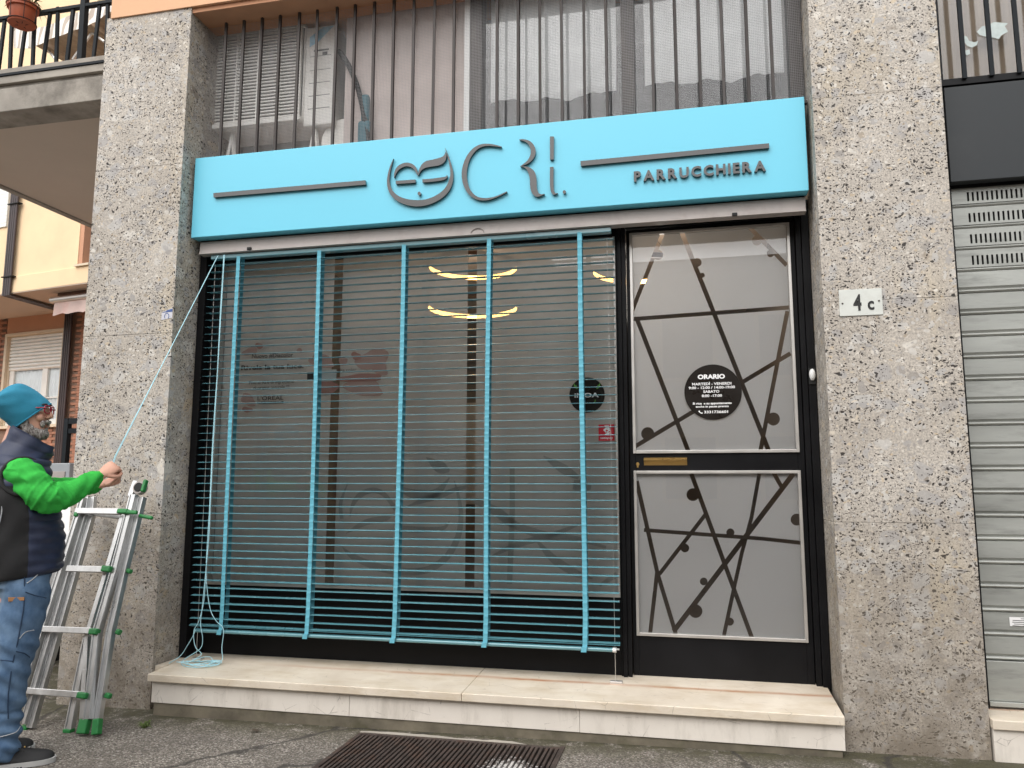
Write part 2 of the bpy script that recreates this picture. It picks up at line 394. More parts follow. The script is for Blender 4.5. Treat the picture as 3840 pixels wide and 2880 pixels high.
def remesh(mb, voxel, smooth_it, name, mats, disp=None):
    """fuse overlapping closed shapes into one continuous skin"""
    me = bpy.data.meshes.new('tmp'); me.from_pydata([tuple(p) for p in mb.v], [], mb.f)
    bm = bmesh.new(); bm.from_mesh(me); bmesh.ops.recalc_face_normals(bm, faces=bm.faces); bm.to_mesh(me); bm.free()
    o = bpy.data.objects.new('tmp', me); COL.objects.link(o)
    r = o.modifiers.new('r', 'REMESH'); r.mode = 'VOXEL'; r.voxel_size = voxel
    if smooth_it: s_ = o.modifiers.new('s', 'SMOOTH'); s_.factor = .5; s_.iterations = smooth_it
    dg = bpy.context.evaluated_depsgraph_get(); out = bpy.data.meshes.new_from_object(o.evaluated_get(dg)); out.name = name
    bpy.data.objects.remove(o); bpy.data.meshes.remove(me)
    out.materials.clear()
    for m in (mats if isinstance(mats, (list, tuple)) else [mats]): out.materials.append(MATS[m])
    if disp:
        nv = [v.normal.copy() for v in out.vertices]
        for v, n_ in zip(out.vertices, nv): v.co = v.co+n_*disp(v.co, n_)
    out.polygons.foreach_set('use_smooth', [True]*len(out.polygons)); out.update(); return out
# ------------------------------------------------------------------ material set
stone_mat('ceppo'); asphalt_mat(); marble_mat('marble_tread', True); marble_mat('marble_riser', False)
mat('concrete', (.30, .275, .24), .9, var=.25, vs=4, bump=.4, bs=60, dirt=(.10, .09, .075), ds=3)
mat('concrete_dirty', (.15, .13, .095), .95, var=.4, vs=6, bump=.6, bs=40, dirt=(.055, .055, .022), ds=5)
mat('concrete_pale', (.36, .33, .285), .9, var=.18, vs=3, bump=.3, bs=60, dirt=(.20, .18, .155), ds=2)
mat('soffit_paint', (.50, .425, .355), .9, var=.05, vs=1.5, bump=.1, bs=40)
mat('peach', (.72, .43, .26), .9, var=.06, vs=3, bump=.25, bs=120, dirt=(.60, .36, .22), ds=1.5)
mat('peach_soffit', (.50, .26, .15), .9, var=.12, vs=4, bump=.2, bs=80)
mat('cream', (.80, .60, .38), .9, var=.05, vs=1.5, bump=.15, bs=90, dirt=(.72, .52, .33), ds=1)
mat('pink', (.55, .29, .18), .9, var=.06, vs=2, bump=.15, bs=90)
mat('brick', (.34, .165, .105), .85, var=.3, vs=9, bump=.3, bs=70)
mat('mortar', (.20, .13, .095), .95)
mat('sign_blue', (.155, .565, .735), .38, var=.012, vs=1.0, spec=.4)
mat('letter_black', (.018, .017, .017), .16, var=.1, coat=.4)
mat('blind_blue', (.105, .275, .32), .24, var=.06, vs=3, spec=.8, coat=.3)
mat('tape_blue', (.115, .395, .50), .7, var=.10, vs=30, bump=.2, bs=300)
mat('cord_blue', (.42, .70, .78), .7, var=.05)
mat('shop_black', (.0075, .0075, .0085), .42, var=.2, vs=4, spec=.16)
mat('grey_metal', (.36, .32, .30), .5, metal=.0, var=.06, vs=5, dirt=(.27, .23, .21), ds=6)
mat('aluminium', (.62, .60, .57), .38, metal=.7, var=.06, vs=8)
mat('ladder_alu', (.52, .52, .515), .34, metal=.8, var=.12, vs=7, aniso=(3, 3, .6), dirt=(.42, .42, .41), ds=9, bump=.05, bs=60)
mat('green_plastic', (.018, .19, .045), .45, var=.12, vs=20)
mat('black_rubber', (.012, .012, .012), .8, var=.2, vs=20)
mat('brass', (.62, .40, .14), .3, metal=.9, var=.12, vs=25, aniso=(.3, 1, 1))
mat('enamel', (.62, .64, .60), .35, var=.04, vs=10, dirt=(.50, .50, .46), ds=6)
mat('white_plastic', (.78, .78, .77), .4, var=.03)
mat('white_print', (.82, .82, .82), .6, var=.0)
mat('black_print', (.01, .01, .01), .5, var=.0)
mat('sticker_dark', (.012, .009, .007), .3, var=.1, spec=.3)
mat('sticker_red', (.55, .012, .03), .4, var=.03)
mat('sticker_blue', (.05, .10, .28), .5, var=.05)
mat('sticker_white', (.55, .55, .60), .6, var=.08, vs=40)
mat('leaf_green', (.13, .34, .05), .5, var=.1)
film_mat('petal', (.58, .38, .34), .25, .2)
film_mat('petal_dark', (.48, .24, .21), .25, .2)
mat('silver_print', (.42, .43, .42), .4, var=.1)
mat('rust_iron', (.055, .04, .034), .7, metal=.2, var=.4, vs=14, bump=.4, bs=90, dirt=(.09, .045, .028), ds=10)
mat('grille_iron', (.042, .033, .03), .6, var=.3, vs=10, bump=.2, bs=60)
mat('wire', (.34, .34, .345), .5, metal=.5, var=.1)
mat('ac_white', (.78, .76, .72), .5, var=.06, vs=3, dirt=(.62, .59, .54), ds=4)
mat('ac_dark', (.07, .07, .07), .7)
mat('logo_blue', (.25, .55, .75), .5)
mat('curtain_white', (.76, .78, .78), .9, var=.05, vs=8); mat('curtain_bright', (.88, .90, .90), .9, var=.04, vs=8)
mat('curtain_beige', (.42, .34, .26), .9, var=.14, vs=5, aniso=(6, 6, .3), dirt=(.33, .26, .19), ds=3)
mat('wood_dark', (.045, .036, .032), .55, var=.3, vs=6, aniso=(3, 3, .4), dirt=(.10, .08, .07), ds=8)
mat('dark_void', (.02, .02, .02), .9)
mat('room_dark', (.07, .065, .06), .9)
mat('stucco_grey', (.56, .53, .49), .9, var=.12, vs=3, bump=.3, bs=60)
mat('stucco_pinkgrey', (.60, .52, .49), .9, var=.15, vs=3, bump=.3, bs=60)
mat('anthracite', (.026, .030, .033), .5, var=.10, vs=3, spec=.35, dirt=(.035, .038, .04), ds=2)
mat('shutter_steel', (.37, .38, .355), .46, metal=.35, var=.14, vs=3, aniso=(.5, 1, 3), dirt=(.20, .205, .19), ds=6, bump=.06, bs=40)
mat('rail_black', (.010, .013, .016), .6, var=.2, vs=8, spec=.2)
mat('terracotta', (.42, .10, .04), .6, var=.1, vs=8, dirt=(.30, .08, .04), ds=6)
mat('canvas_tan', (.36, .27, .19), .9, var=.2, vs=12, aniso=(1, 1, 4))
mat('downpipe', (.048, .034, .034), .45, var=.2, vs=4)
mat('shutter_white', (.74, .73, .69), .55, var=.05, vs=8)
mat('trim_cream', (.62, .52, .39), .8, var=.06)
mat('bag_teal', (.04, .15, .19), .6); mat('cabinet_grey', (.30, .32, .34), .5, var=.06)
mat('car_white', (.72, .74, .76), .25, var=.01, coat=.6)
mat('tyre', (.012, .012, .012), .85)
mat('interior_wall', (.13, .115, .10), .8, var=.05, vs=2)
mat('interior_ceiling', (.60, .50, .42), .8, var=.03)
mat('interior_wood', (.11, .055, .03), .5, var=.3, vs=4, aniso=(4, 4, .4))
mat('far_plaster', (.52, .40, .27), .9, var=.1)
mat('far_plaster_pale', (.55, .52, .47), .9, var=.1)
emit_mat('lamp_warm', (1.0, .55, .13), 7.5)
m = MATS['rust_iron']; nt_ = m.node_tree; b_ = nt_.nodes['Principled BSDF']; src = b_.inputs['Base Color'].links[0].from_socket
v_ = pos(nt_); g_ = nt_.nodes.new('ShaderNodeNewGeometry'); vd = nt_.nodes.new('ShaderNodeVectorMath'); vd.operation = 'DISTANCE'; vd.inputs[1].default_value = (-.88, -.55, -.13); nt_.links.new(g_.outputs['Position'], vd.inputs[0])
mr_ = nt_.nodes.new('ShaderNodeMapRange'); mr_.inputs[1].default_value = .22; mr_.inputs[2].default_value = .02; nt_.links.new(vd.outputs['Value'], mr_.inputs[0])
f_ = ramp(nt_, mth(nt_, 'ADD', mth(nt_, 'MULTIPLY', mr_.outputs[0], .33), noise(nt_, v_, 38, 5, .7)), [(.70, (0,)*3), (.76, (.85,)*3)])
nt_.links.new(mixc(nt_, f_.outputs[0], src, (.62, .60, .57)), b_.inputs['Base Color'])
glass_mat('glass', refl=1.0); glass_mat('glass_upper', refl=2.3); glass_mat('glass_dark', (.5, .5, .5), 1.2)
film_mat('film_frost', (.80, .815, .82), 0.0, .24)
film_mat('film_veil', (.84, .855, .85), .24, .18)
film_mat('film_low', (.66, .68, .675), .06, .2)
film_mat('film_swoosh', (.47, .49, .49), .15, .2)
# striped awning cloth: stripes belong to the fabric
m, nt_, b_ = newmat('canvas_striped'); v_ = pos(nt_)
wv = nt_.nodes.new('ShaderNodeTexWave'); wv.inputs['Scale'].default_value = 3.6; wv.inputs['Distortion'].default_value = .6; wv.inputs['Detail'].default_value = 2
nt_.links.new(v_, wv.inputs['Vector']); nt_.links.new(mixc(nt_, ramp(nt_, wv.outputs['Fac'], [(.62, (0,)*3), (.7, (.8,)*3)]).outputs[0], (.76, .73, .68), (.36, .29, .23)), b_.inputs['Base Color']); b_.inputs['Roughness'].default_value = .9
# ------------------------------------------------------------------ setting: ground
xs = [-60, -6, -1.80, -.66, 3, 60]; ys = [-60, -.78, -.205, 60]
g = MB()
vs = [(x, y, gz(x)) for x in xs for y in ys]
fs = [(i*4+j, (i+1)*4+j, (i+1)*4+j+1, i*4+j+1) for i in range(5) for j in range(3) if not (i == 2 and j == 1)]
g.add(vs, fs)
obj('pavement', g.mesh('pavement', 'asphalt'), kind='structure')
# weeds and a dry leaf on the asphalt
mat('weed', (.09, .13, .03), .7, var=.3, vs=30); mat('dry_leaf', (.06, .045, .03), .8, var=.3, vs=30)
for (px, py, n, h, lab) in ((545, 2727, 34, .035, 'small green weed growing from a pavement crack between ladder and step'), (2588, 2796, 16, .02, 'tiny weed on the pavement under the right end of the marble step')):
    z0 = gz(-3); p = PN(px, py, (0, 0, z0), (0, 0, 1)); p.z = gz(p.x)
    mb = MB()
    for _ in range(n):
        a = random.uniform(0, 6.28); l = random.uniform(.5, 1.3)*h*1.3; c, s = math.cos(a), math.sin(a); o = Vector((random.uniform(-.012, .012), random.uniform(-.02, .02), 0)); ww = .004
        pts = [p+o, p+o+Vector((c*l*.5, s*l*.5, h*random.uniform(.4, 1))), p+o+Vector((c*l, s*l, h*random.uniform(.1, .7)))]
        q = Vector((-s*ww, c*ww, 0))
        mb.add([pts[0]-q*.4, pts[0]+q*.4, pts[1]+q, pts[1]-q, pts[2]], [(0, 1, 2, 3), (3, 2, 4)])
    o = obj('weed', mb.mesh('weed', 'weed'), label=lab, cat='weed')
p = PN(955, 2745, (0, 0, gz(-2.2)), (0, 0, 1))
obj('dry_leaf', MB().add([p+Vector(q) for q in ((-.035, 0, .004), (-.01, -.014, .012), (.022, -.01, .006), (.038, .006, .014), (.012, .016, .008), (-.014, .013, .014))], [(0, 1, 5), (1, 2, 4, 5), (2, 3, 4)]).mesh('dry_leaf', 'dry_leaf'), label='dark crumpled leaf on the pavement left of the drain grate', cat='leaf')
# ------------------------------------------------------------------ drain grate
G = thing('drain_grate', (-1.23, -.49, gz(-1.2)), 'rusty brown iron drain grate with many parallel bars in the pavement', 'drain grate')
zt = gz(-1.23)
pit = MB(); pit.box(-1.80, -.66, -.78, -.205, zt-.55, zt-.5); pit.box(-1.82, -1.80, -.80, -.18, zt-.55, zt-.02); pit.box(-.66, -.64, -.80, -.18, zt-.55, zt-.02); pit.box(-1.80, -.66, -.205, -.185, zt-.55, zt-.02); pit.box(-1.80, -.66, -.80, -.78, zt-.55, zt-.02)
P(pit, 'pit_lining', 'dark_void', G)
fr = MB(); fr.box(-1.80, -1.775, -.78, -.205, zt-.04, zt+.004); fr.box(-.685, -.66, -.78, -.205, zt-.04, zt+.012); fr.box(-1.775, -.685, -.23, -.205, zt-.04, zt+.006); fr.box(-1.775, -.685, -.78, -.755, zt-.04, zt+.006)
P(fr, 'frame', 'rust_iron', G, bevel=.002)
bmesh_bar = box(-.0065, .0065, -.262, .262, -.03, .0).mesh('grate_bar', 'rust_iron')
nb = 43
for i in range(nb):
    x = -1.762+(i)*(1.062/(nb-1))
    o = obj('bar', bmesh_bar, G, (x, -.4925, zt+.001+.006*(x+1.76)+random.uniform(-.001, .001)))
    o.rotation_euler = (random.uniform(-.004, .004), 0, random.uniform(-.006, .006))
# pale cement seam behind the grate
sm = MB(); n_ = 24
L_ = [(-1.80+1.2*i/n_, -.205+random.uniform(0, .004)) for i in range(n_+1)]; U_ = [(x, -.165+random.uniform(-.014, .012)) for x, y in L_]
for i in range(n_): sm.add([(L_[i][0], L_[i][1], zt+.004), (L_[i+1][0], L_[i+1][1], zt+.004), (U_[i+1][0], U_[i+1][1], zt+.003), (U_[i][0], U_[i][1], zt+.003)], [(0, 1, 2, 3)])
P(sm, 'cement_seam', 'concrete_pale', G)
# ------------------------------------------------------------------ stone pillars
def pillar(x0, x1, ztop, joints, label):
    T = thing('stone_pillar', ((x0+x1)/2, .2, gz((x0+x1)/2)), label, 'pillar')
    P(box(x0+.031, x1-.031, .031, .6, -.35, ztop), 'core', 'concrete', T)
    zs = [-.3]+joints+[ztop]
    for a, b in zip(zs[:-1], zs[1:]):
        P(box(x0, x1, random.uniform(0, .0015), .03, a+.0007, b-.0007), 'slab', 'ceppo', T, bevel=.0016)
        P(box(x1-.03, x1-.001, .033, .6, a+.0005, b-.0005), 'side_slab', 'ceppo', T, bevel=.002)
        P(box(x0+.001, x0+.03, .033, .6, a+.0005, b-.0005), 'side_slab', 'ceppo', T, bevel=.002)
    return T
pillar(-3.947, -3.268, 4.497, [1.03, 2.197, 3.358], 'grey speckled conglomerate stone pillar behind the ladder and man')
pillar(.733, 1.396, 6.0, [1.022, 2.194, 3.36, 4.53], 'grey speckled conglomerate stone pillar carrying the house number plate')
# ------------------------------------------------------------------ own building: beam, walls, rooms
B = thing('apartment_building', (-1.3, 1.5, gz(-1.3)), 'peach plastered building above the hairdresser shop with overhanging beam', 'building')
P(box(-3.905, 6, -.012, .0, 4.485, 6.6).box(-3.905, 6, 0, .6, 4.4875, 6.6), 'beam', 'peach', B)
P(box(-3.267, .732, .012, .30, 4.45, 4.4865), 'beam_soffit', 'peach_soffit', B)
P(box(-3.90, -3.27, .6, 6, -.3, 6.6).box(.74, 1.39, .6, 6, -.3, 6.6).box(-3.9, 6, 6, 6.2, -.3, 6.6), 'side_wall', 'stucco_grey', B)
P(box(-6.42, -3.9, 2.9, 3.1, 4.42, 7.5), 'upper_wall', 'peach', B)
P(box(-3.27, .74, .32, 6, 3.225, 3.30), 'interior_floor_slab', 'room_dark', B)
P(box(-3.9, 6, .3, 6.2, 6.6, 6.8), 'roof_slab', 'concrete', B)
# hairdresser interior
obj('floor', box(-3.27, .74, .46, 6, .0, .06).mesh('floor', 'interior_wall'), kind='structure')
obj('wall', box(-3.27, .74, 4.6, 4.7, .06, 3.18).mesh('wall', 'interior_wall'), kind='structure')
obj('ceiling', box(-3.27, .74, .44, 4.6, 3.18, 3.22).mesh('ceiling', 'interior_ceiling'), kind='structure')
obj('side_wall', box(-3.268, -3.2, .46, 4.6, .06, 3.18).mesh('side_wall', 'interior_wall'), kind='structure')
obj('side_wall', box(.68, .738, .46, 4.6, .06, 3.18).mesh('side_wall2', 'interior_wall'), kind='structure')
def ring_lamp(px, py, Y, rad, rings, lab):
    c = PY(px, py, Y)
    T = thing('ring_lamp', (c.x, c.y, 3.18), lab, 'ceiling lamp')
    for dz in rings:
        mb = MB(); n = 64; h = .017; t = .018
        vs = []; fs = []; mi = []
        for k in range(n):
            a = 2*math.pi*k/n; ca, sa = math.cos(a), math.sin(a)
            for r, z in ((rad-t, -h), (rad-t, h), (rad, h), (rad, -h)): vs.append((c.x+r*ca, c.y+r*sa, c.z+dz+z))
        for k in range(n):
            for q in range(4):
                a, b = k*4+q, k*4+(q+1) % 4; a2, b2 = ((k+1) % n)*4+q, ((k+1) % n)*4+(q+1) % 4
                fs.append((a, b, b2, a2)); mi.append(0 if q == 0 else 1)
        mb.v, mb.f, mb.mi = vs, fs, mi
        P(mb, 'ring', ['lamp_warm', 'interior_wood'], T, True)
    cb = MB()
    for k in range(3):
        a = 2.09*k+.5; cb.tube([(c.x+rad*.98*math.cos(a), c.y+rad*.98*math.sin(a), c.z+min(rings)), (c.x, c.y, 3.18)], .0015, 5)
    P(cb, 'suspension_wire', 'black_rubber', T)
    pl = bpy.data.lights.new('lamp_glow', 'POINT'); pl.energy = 9; pl.color = (1.0, .92, .82); pl.shadow_soft_size = .3
    po = bpy.data.objects.new('lamp_glow', pl); COL.objects.link(po); po.parent = T; po.location = (0, 0, c.z-3.18-.1)
    return T
ring_lamp(1774, 998, 1.5, .372, (0, -.335), 'two warm glowing rings hanging inside behind the blind')
ring_lamp(2403, 1010, 1.3, .37, (0,), 'single warm glowing ring hanging inside behind the door')
# dark timber styling station deep inside
T = thing('styling_station', (-.9, 4.2, .06), 'dark wooden styling station far inside the salon', 'furniture')
P(box(-2.9, -2.0, 4.3, 4.58, .06, .9), 'cabinet', 'interior_wood', T); P(box(-2.8, -2.1, 4.55, 4.59, 1.0, 2.2), 'mirror', 'aluminium', T)
# ------------------------------------------------------------------ marble step
T = thing('marble_step', (-1.25, .1, -.13), 'pale cream marble step with worn rust-streaked treads below the shop front', 'step')
def tread(x0, x1):
    mb = MB(); zf, zb = .087, .118; yf, yb = -.137, .46
    mb.add([(x0, yf, zf-.043), (x1, yf, zf-.043), (x1, yb, zb-.045), (x0, yb, zb-.045), (x0, yf, zf), (x1, yf, zf), (x1, yb, zb), (x0, yb, zb)],
           [(0, 3, 2, 1), (4, 5, 6, 7), (0, 1, 5, 4), (1, 2, 6, 5), (2, 3, 7, 6), (3, 0, 4, 7)])
    P(mb, 'tread_slab', 'marble_tread', T, bevel=.004)
# the treads run between the pillars and stick out in front of them
jx = PY(1731, 2598, -.135).x
tread(-3.196, jx-.001); tread(jx+.001, .712)
P(box(-3.262, -3.196, .02, .46, .06, .10), 'tread_filler', 'marble_tread', T)
r1, r2 = PY(1311, 2640, -.1).x, PY(2174, 2700, -.1).x
for a, b in ((-3.185, r1), (r1, r2), (r2, .715)):
    P(box(a+.0008, b-.0008, -.105+random.uniform(-.001, .001), .3, -.083, .0425), 'riser_slab', 'marble_riser', T, bevel=.002)
P(box(-3.17, .70, -.098, .3, -.3, -.085), 'plinth', 'concrete_dirty', T)
# ------------------------------------------------------------------ shop front (black frame, panes, films)
F = thing('shop_window', (-1.85, .42, .11), 'black framed shop window with tinted panes behind the blue blind', 'shop window')
fr = MB()
fr.box(-3.266, -3.215, .25, .46, .10, 2.9); fr.box(-3.215, -3.165, .33, .46, .10, 2.9)      # left jamb
fr.box(-3.165, -.413, .36, .46, .10, .555)                                                  # black base panel
fr.box(-3.165, -.413, .36, .46, 2.76, 2.9)
fr.box(-.413, -.402, .345, .46, .10, 2.9); fr.box(-.400, -.376, .325, .46, .10, 2.9); fr.box(-.374, -.350, .335, .46, .10, 2.9)
P(fr, 'frame', 'shop_black', F, bevel=.002)
tr = MB(); tr.box(-3.165, -.413, .345, .40, .556, .574); tr.box(-.428, -.413, .355, .40, .574, 2.76); tr.box(-3.165, -3.15, .355, .40, .574, 2.76)
P(tr, 'glazing_bead', 'aluminium', F, bevel=.001)
P(box(-3.15, -.428, .40, .406, .574, 2.76), 'pane', 'glass', F)
s1a, s1b = PY(1246, 1300, .41).x, PY(1278, 1300, .41).x
s2a, s2b = PY(1752, 1300, .41).x, PY(1786, 1300, .41).x
FY = .41; zlow = PY(1500, 1690, FY).z
def film_panel(x0, x1, z0, z1, m, Y=FY): P(MB().add([(x0, Y, z0), (x1, Y, z0), (x1, Y, z1), (x0, Y, z1)], [(0, 1, 2, 3)]), 'film', m, F)
for a, b in ((-3.15, s1a), (s1b, s2a), (s2b, -.428)):
    film_panel(a, b, zlow, 2.76, 'film_veil'); film_panel(a, b, .574, zlow-.002, 'film_low')
sw = MB(); cw = crop(1200, 1700, 2212/1130.)
def sws(pts):
    L, Q = stroke2d(pts, 6); c = lambda x, y: PY(*cw(x, y), FY-.002)
    for i in range(len(L)-1): sw.add([c(*L[i]), c(*Q[i]), c(*Q[i+1]), c(*L[i+1])], [(0, 1, 2, 3)])
sws([(220, 470, 4), (235, 390, 26), (290, 310, 40), (390, 270, 40), (480, 310, 34), (560, 420, 30)])
sws([(160, 480, 26), (150, 380, 28), (175, 290, 16), (205, 220, 4)]); sws([(165, 690, 6), (230, 750, 40), (330, 800, 50), (480, 850, 56), (640, 870, 56), (800, 850, 50), (930, 760, 50), (1010, 620, 44), (1035, 470, 36), (1020, 330, 24), (985, 200, 6)])
sws([(640, 390, 6), (760, 345, 40), (880, 310, 44), (1000, 265, 34), (1090, 245, 20)]); sws([(560, 250, 30), (700, 300, 70), (850, 290, 60), (950, 180, 8)])
sws([(190, 590, 6), (330, 510, 44), (470, 480, 40), (520, 470, 8)]); sws([(600, 555, 50), (760, 560, 44), (900, 550, 30), (950, 500, 8)])
sws([(780, 30, 6), (880, 100, 90), (950, 130, 20)]); sws([(1100, 330, 30), (1300, 430, 70), (1420, 520, 60), (1640, 600, 60), (1850, 620, 40), (2100, 690, 20)])
sws([(1250, 760, 10), (1450, 670, 44), (1700, 600, 40), (1900, 520, 16)]); sws([(1410, 100, 36), (1410, 480, 40), (1390, 960, 40)])
sws([(1600, 650, 20), (1720, 780, 60), (1900, 890, 50), (2000, 920, 8)]); sws([(1640, 20, 10), (1780, 110, 70), (1900, 180, 30)]); sws([(2050, 970, 20), (2180, 890, 44)])
sws([(1860, 230, 70), (1930, 240, 80), (1990, 250, 30)])
P(sw, 'swirl_film', 'film_swoosh', F)
# printed window poster: lettering, petals and a product tube
cp = crop(800, 1280, 2212/760.); LY = .396
def dtext(s, x0, x1, base, top, c, Y, bold, mb):
    a, b = PY(*c(x0, base), Y), PY(*c(x1, base), Y); m_ = PY(*c((x0+x1)/2, base), Y); t = PY(*c((x0+x1)/2, top), Y)
    text_on(mb, s, a.x, b.x, m_.z, t.z-m_.z, Y, bold)
def rect_px(c, x0, y0, x1, y1, Y):
    a, b = PY(*c(x0, y0), Y), PY(*c(x1, y1), Y); return MB().add([(a.x, Y, a.z), (b.x, Y, a.z), (b.x, Y, b.z), (a.x, Y, b.z)], [(0, 1, 2, 3)])
for a_ in (('Nuovo #Diacolor', 420, 870, 176, 132, .015), ('Rivela la tua luce.', 303, 985, 302, 252, .03), ('Fino al 92% di ingredienti', 390, 880, 462, 428, .0), ('di origine naturale.**', 437, 830, 516, 482, .0), ("L'ORÉAL", 480, 765, 640, 598, .012), ('Dia color', 1365, 1560, 326, 296, .0)):
    dec = MB(); dtext(*a_[:5], cp, LY, a_[5], dec); P(dec, 'poster_lettering', 'black_print', F)
P(rect_px(cp, 480, 684, 765, 652, LY), 'poster_bar', 'black_print', F)
P(rect_px(cp, 1022, 418, 1100, 335, LY), 'poster_cap', 'black_print', F)
w2 = MB(); dtext('PROFESSIONNEL', 492, 753, 676, 660, cp, LY-.002, .01, w2); P(w2, 'poster_lettering', 'white_print', F)
tb = MB(); a, b = PY(*cp(1100, 440), LY+.001), PY(*cp(1345, 305), LY+.001); tb.add([(a.x, LY+.001, a.z), (b.x, LY+.001, a.z), (b.x, LY+.001, b.z), (a.x, LY+.001, b.z)], [(0, 1, 2, 3)])
P(tb, 'poster_tube', 'silver_print', F)
for i, (x, y, rx, ry, rot, m_) in enumerate(((1180, 215, 135, 75, .2, 'petal'), (1240, 500, 120, 80, -.1, 'petal_dark'), (1415, 215, 48, 48, 0, 'petal'), (1560, 160, 60, 40, .4, 'petal_dark'), (1740, 200, 190, 110, -.3, 'petal'), (1600, 400, 260, 45, -.05, 'petal_dark'), (1640, 500, 210, 100, .15, 'petal'), (1820, 300, 90, 70, .6, 'petal'), (380, 640, 90, 60, .7, 'petal'), (370, 745, 60, 28, .1, 'petal_dark'), (500, 50, 45, 30, .3, 'petal_dark'), (400, 110, 90, 40, -.3, 'petal'), (940, 95, 30, 22, 0, 'petal'))):
    mb = MB(); pts = []
    for k in range(20):
        t = 2*math.pi*k/20; rr = 1+.10*math.sin(3*t+i)+.06*math.sin(5*t+2*i)
        px, py = rx*math.cos(t)*rr, ry*math.sin(t)*rr
        pts.append(PY(*cp(x+px*math.cos(rot)-py*math.sin(rot), y+px*math.sin(rot)+py*math.cos(rot)), LY+.002+.0001*i))
    mb.add(pts, [tuple(range(20))]); P(mb, 'petal_print', m_, F)
# round black sticker and red sticker on the pane
def disc(c, r, Y, n=40): return MB().add([(c[0]+r*math.cos(2*math.pi*k/n), Y, c[1]+r*math.sin(2*math.pi*k/n)) for k in range(n)], [tuple(range(n))])
cs = crop(2080, 1380, 1555/300.)
c_ = PY(*cs(628, 525), .397); rr = (PY(*cs(975, 525), .397)-c_).length
K = obj('round_sticker', disc((c_.x, c_.z), rr, .397).mesh('round_sticker', 'sticker_dark'), F)
mb = MB(); dtext('iNOA', 385, 858, 570, 485, cs, .3955, .02, mb); P(mb, 'lettering', 'white_print', K)
mb = MB()
for sgn in (-1, 1):
    L, Q = stroke2d([(628+sgn*250, 290, 6), (628+sgn*235, 350, 34), (628+sgn*190, 400, 20), (628+sgn*215, 330, 10)], 5)
    for i in range(len(L)-1): mb.add([PY(*cs(*q), .3955) for q in (L[i], Q[i], Q[i+1], L[i+1])], [(0, 1, 2, 3)])
L, Q = stroke2d([(790, 610, 6), (780, 660, 14), (745, 690, 6)], 5)
for i in range(len(L)-1): mb.add([PY(*cs(*q), .3955) for q in (L[i], Q[i], Q[i+1], L[i+1])], [(0, 1, 2, 3)])
P(mb, 'leaf_print', 'leaf_green', K)
a, b = PY(*cs(855, 1415), .397), PY(*cs(1160, 1095), .397)
K = obj('red_sticker', MB().add([(a.x, .397, a.z), (b.x, .397, a.z), (b.x, .397, b.z), (a.x, .397, b.z)], [(0, 1, 2, 3)]).mesh('red_sticker', 'sticker_red'), F)
mb = MB()
for poly in (((960, 1120), (1050, 1120), (1080, 1190), (1010, 1160)), ((940, 1205), (1000, 1150), (1030, 1190), (990, 1210)), ((1085, 1205), (1030, 1160), (1010, 1195), (1040, 1210)), ((940, 1205), (990, 1210), (1012, 1240), (1000, 1262)), ((1085, 1205), (1040, 1212), (1012, 1245), (1025, 1262)), ((965, 1295), (1060, 1295), (1080, 1240), (1015, 1262))):
    mb.add([PY(*cs(*q), .3955) for q in poly], [tuple(range(len(poly)))])
dtext('satispay', 888, 1132, 1378, 1335, cs, .3955, .01, mb); P(mb, 'lettering', 'white_print', K)
# ------------------------------------------------------------------ door
D = thing('shop_door', (.155, .40, .11), 'black door with two frosted panes and a brass pull', 'door')
fr = MB(); Yd = .38
fr.box(-.346, -.313, Yd, .43, .112, 2.80); fr.box(.617, .654, Yd, .43, .112, 2.80)
fr.box(-.313, .617, Yd, .43, .112, .345); fr.box(-.313, .617, Yd, .43, 1.292, 1.408); fr.box(-.313, .617, Yd, .43, 2.772, 2.80)
P(fr, 'leaf', 'shop_black', D, bevel=.002)
fr = MB(); fr.box(.657, .687, .352, .46, .10, 2.9); fr.box(.689, .730, .335, .46, .10, 2.9); fr.box(-.35, .657, .355, .46, 2.803, 2.9)
P(fr, 'frame', 'shop_black', D, bevel=.002)
cd = crop(2300, 800, 1397/800.); ce = crop(2300, 1650, 1493/900.)
def strip(c, pts, wd, Y): # gap in the film
    L, Q = stroke2d([(x, y, wd) for x, y in pts], 1); q = L+Q[::-1]
    return [(PY(*c(x, y), Y).x, PY(*c(x, y), Y).z) for x, y in q]
def dot(c, x, y, r, Y): return [(PY(*c(x+r*math.cos(t), y+r*math.sin(t)), Y).x, PY(*c(x+r*math.cos(t), y+r*math.sin(t)), Y).z) for t in [2*math.pi*k/20 for k in range(20)]]
YF = .404
up = [strip(cd, p, w_, YF) for p, w_ in (([(325, 130), (122, 640)], 27), ([(450, 130), (1020, 1560)], 30), ([(120, 693), (1150, 617)], 27), ([(158, 700), (492, 1560)], 29), ([(140, 1528), (1160, 917)], 28), ([(1140, 640), (962, 1560)], 28), ([(895, 95), (1135, 340)], 28))]
up += [dot(cd, *d, YF) for d in ((293, 272, 33), (548, 322, 30), (583, 405, 16), (940, 178, 32), (1030, 262, 25), (225, 1443, 43), (1048, 1347, 43))]
lo = [strip(ce, p, w_, YF) for p, w_ in (([(485, 210), (862, 1230)], 27), ([(145, 255), (275, 830), (390, 1210)], 26), ([(272, 825), (228, 1210)], 25), ([(582, 452), (286, 835)], 25), ([(190, 560), (930, 614), (1170, 640)], 24), ([(1120, 210), (375, 1190)], 32), ([(908, 210), (860, 480), (800, 700), (752, 915), (688, 1215)], 24), ([(998, 205), (1048, 295)], 26))]
lo += [dot(ce, *d, YF) for d in ((495, 340, 40), (445, 672, 27), (728, 575, 25), (562, 880, 24), (512, 1065, 42), (725, 1130, 25), (1140, 495, 37))]
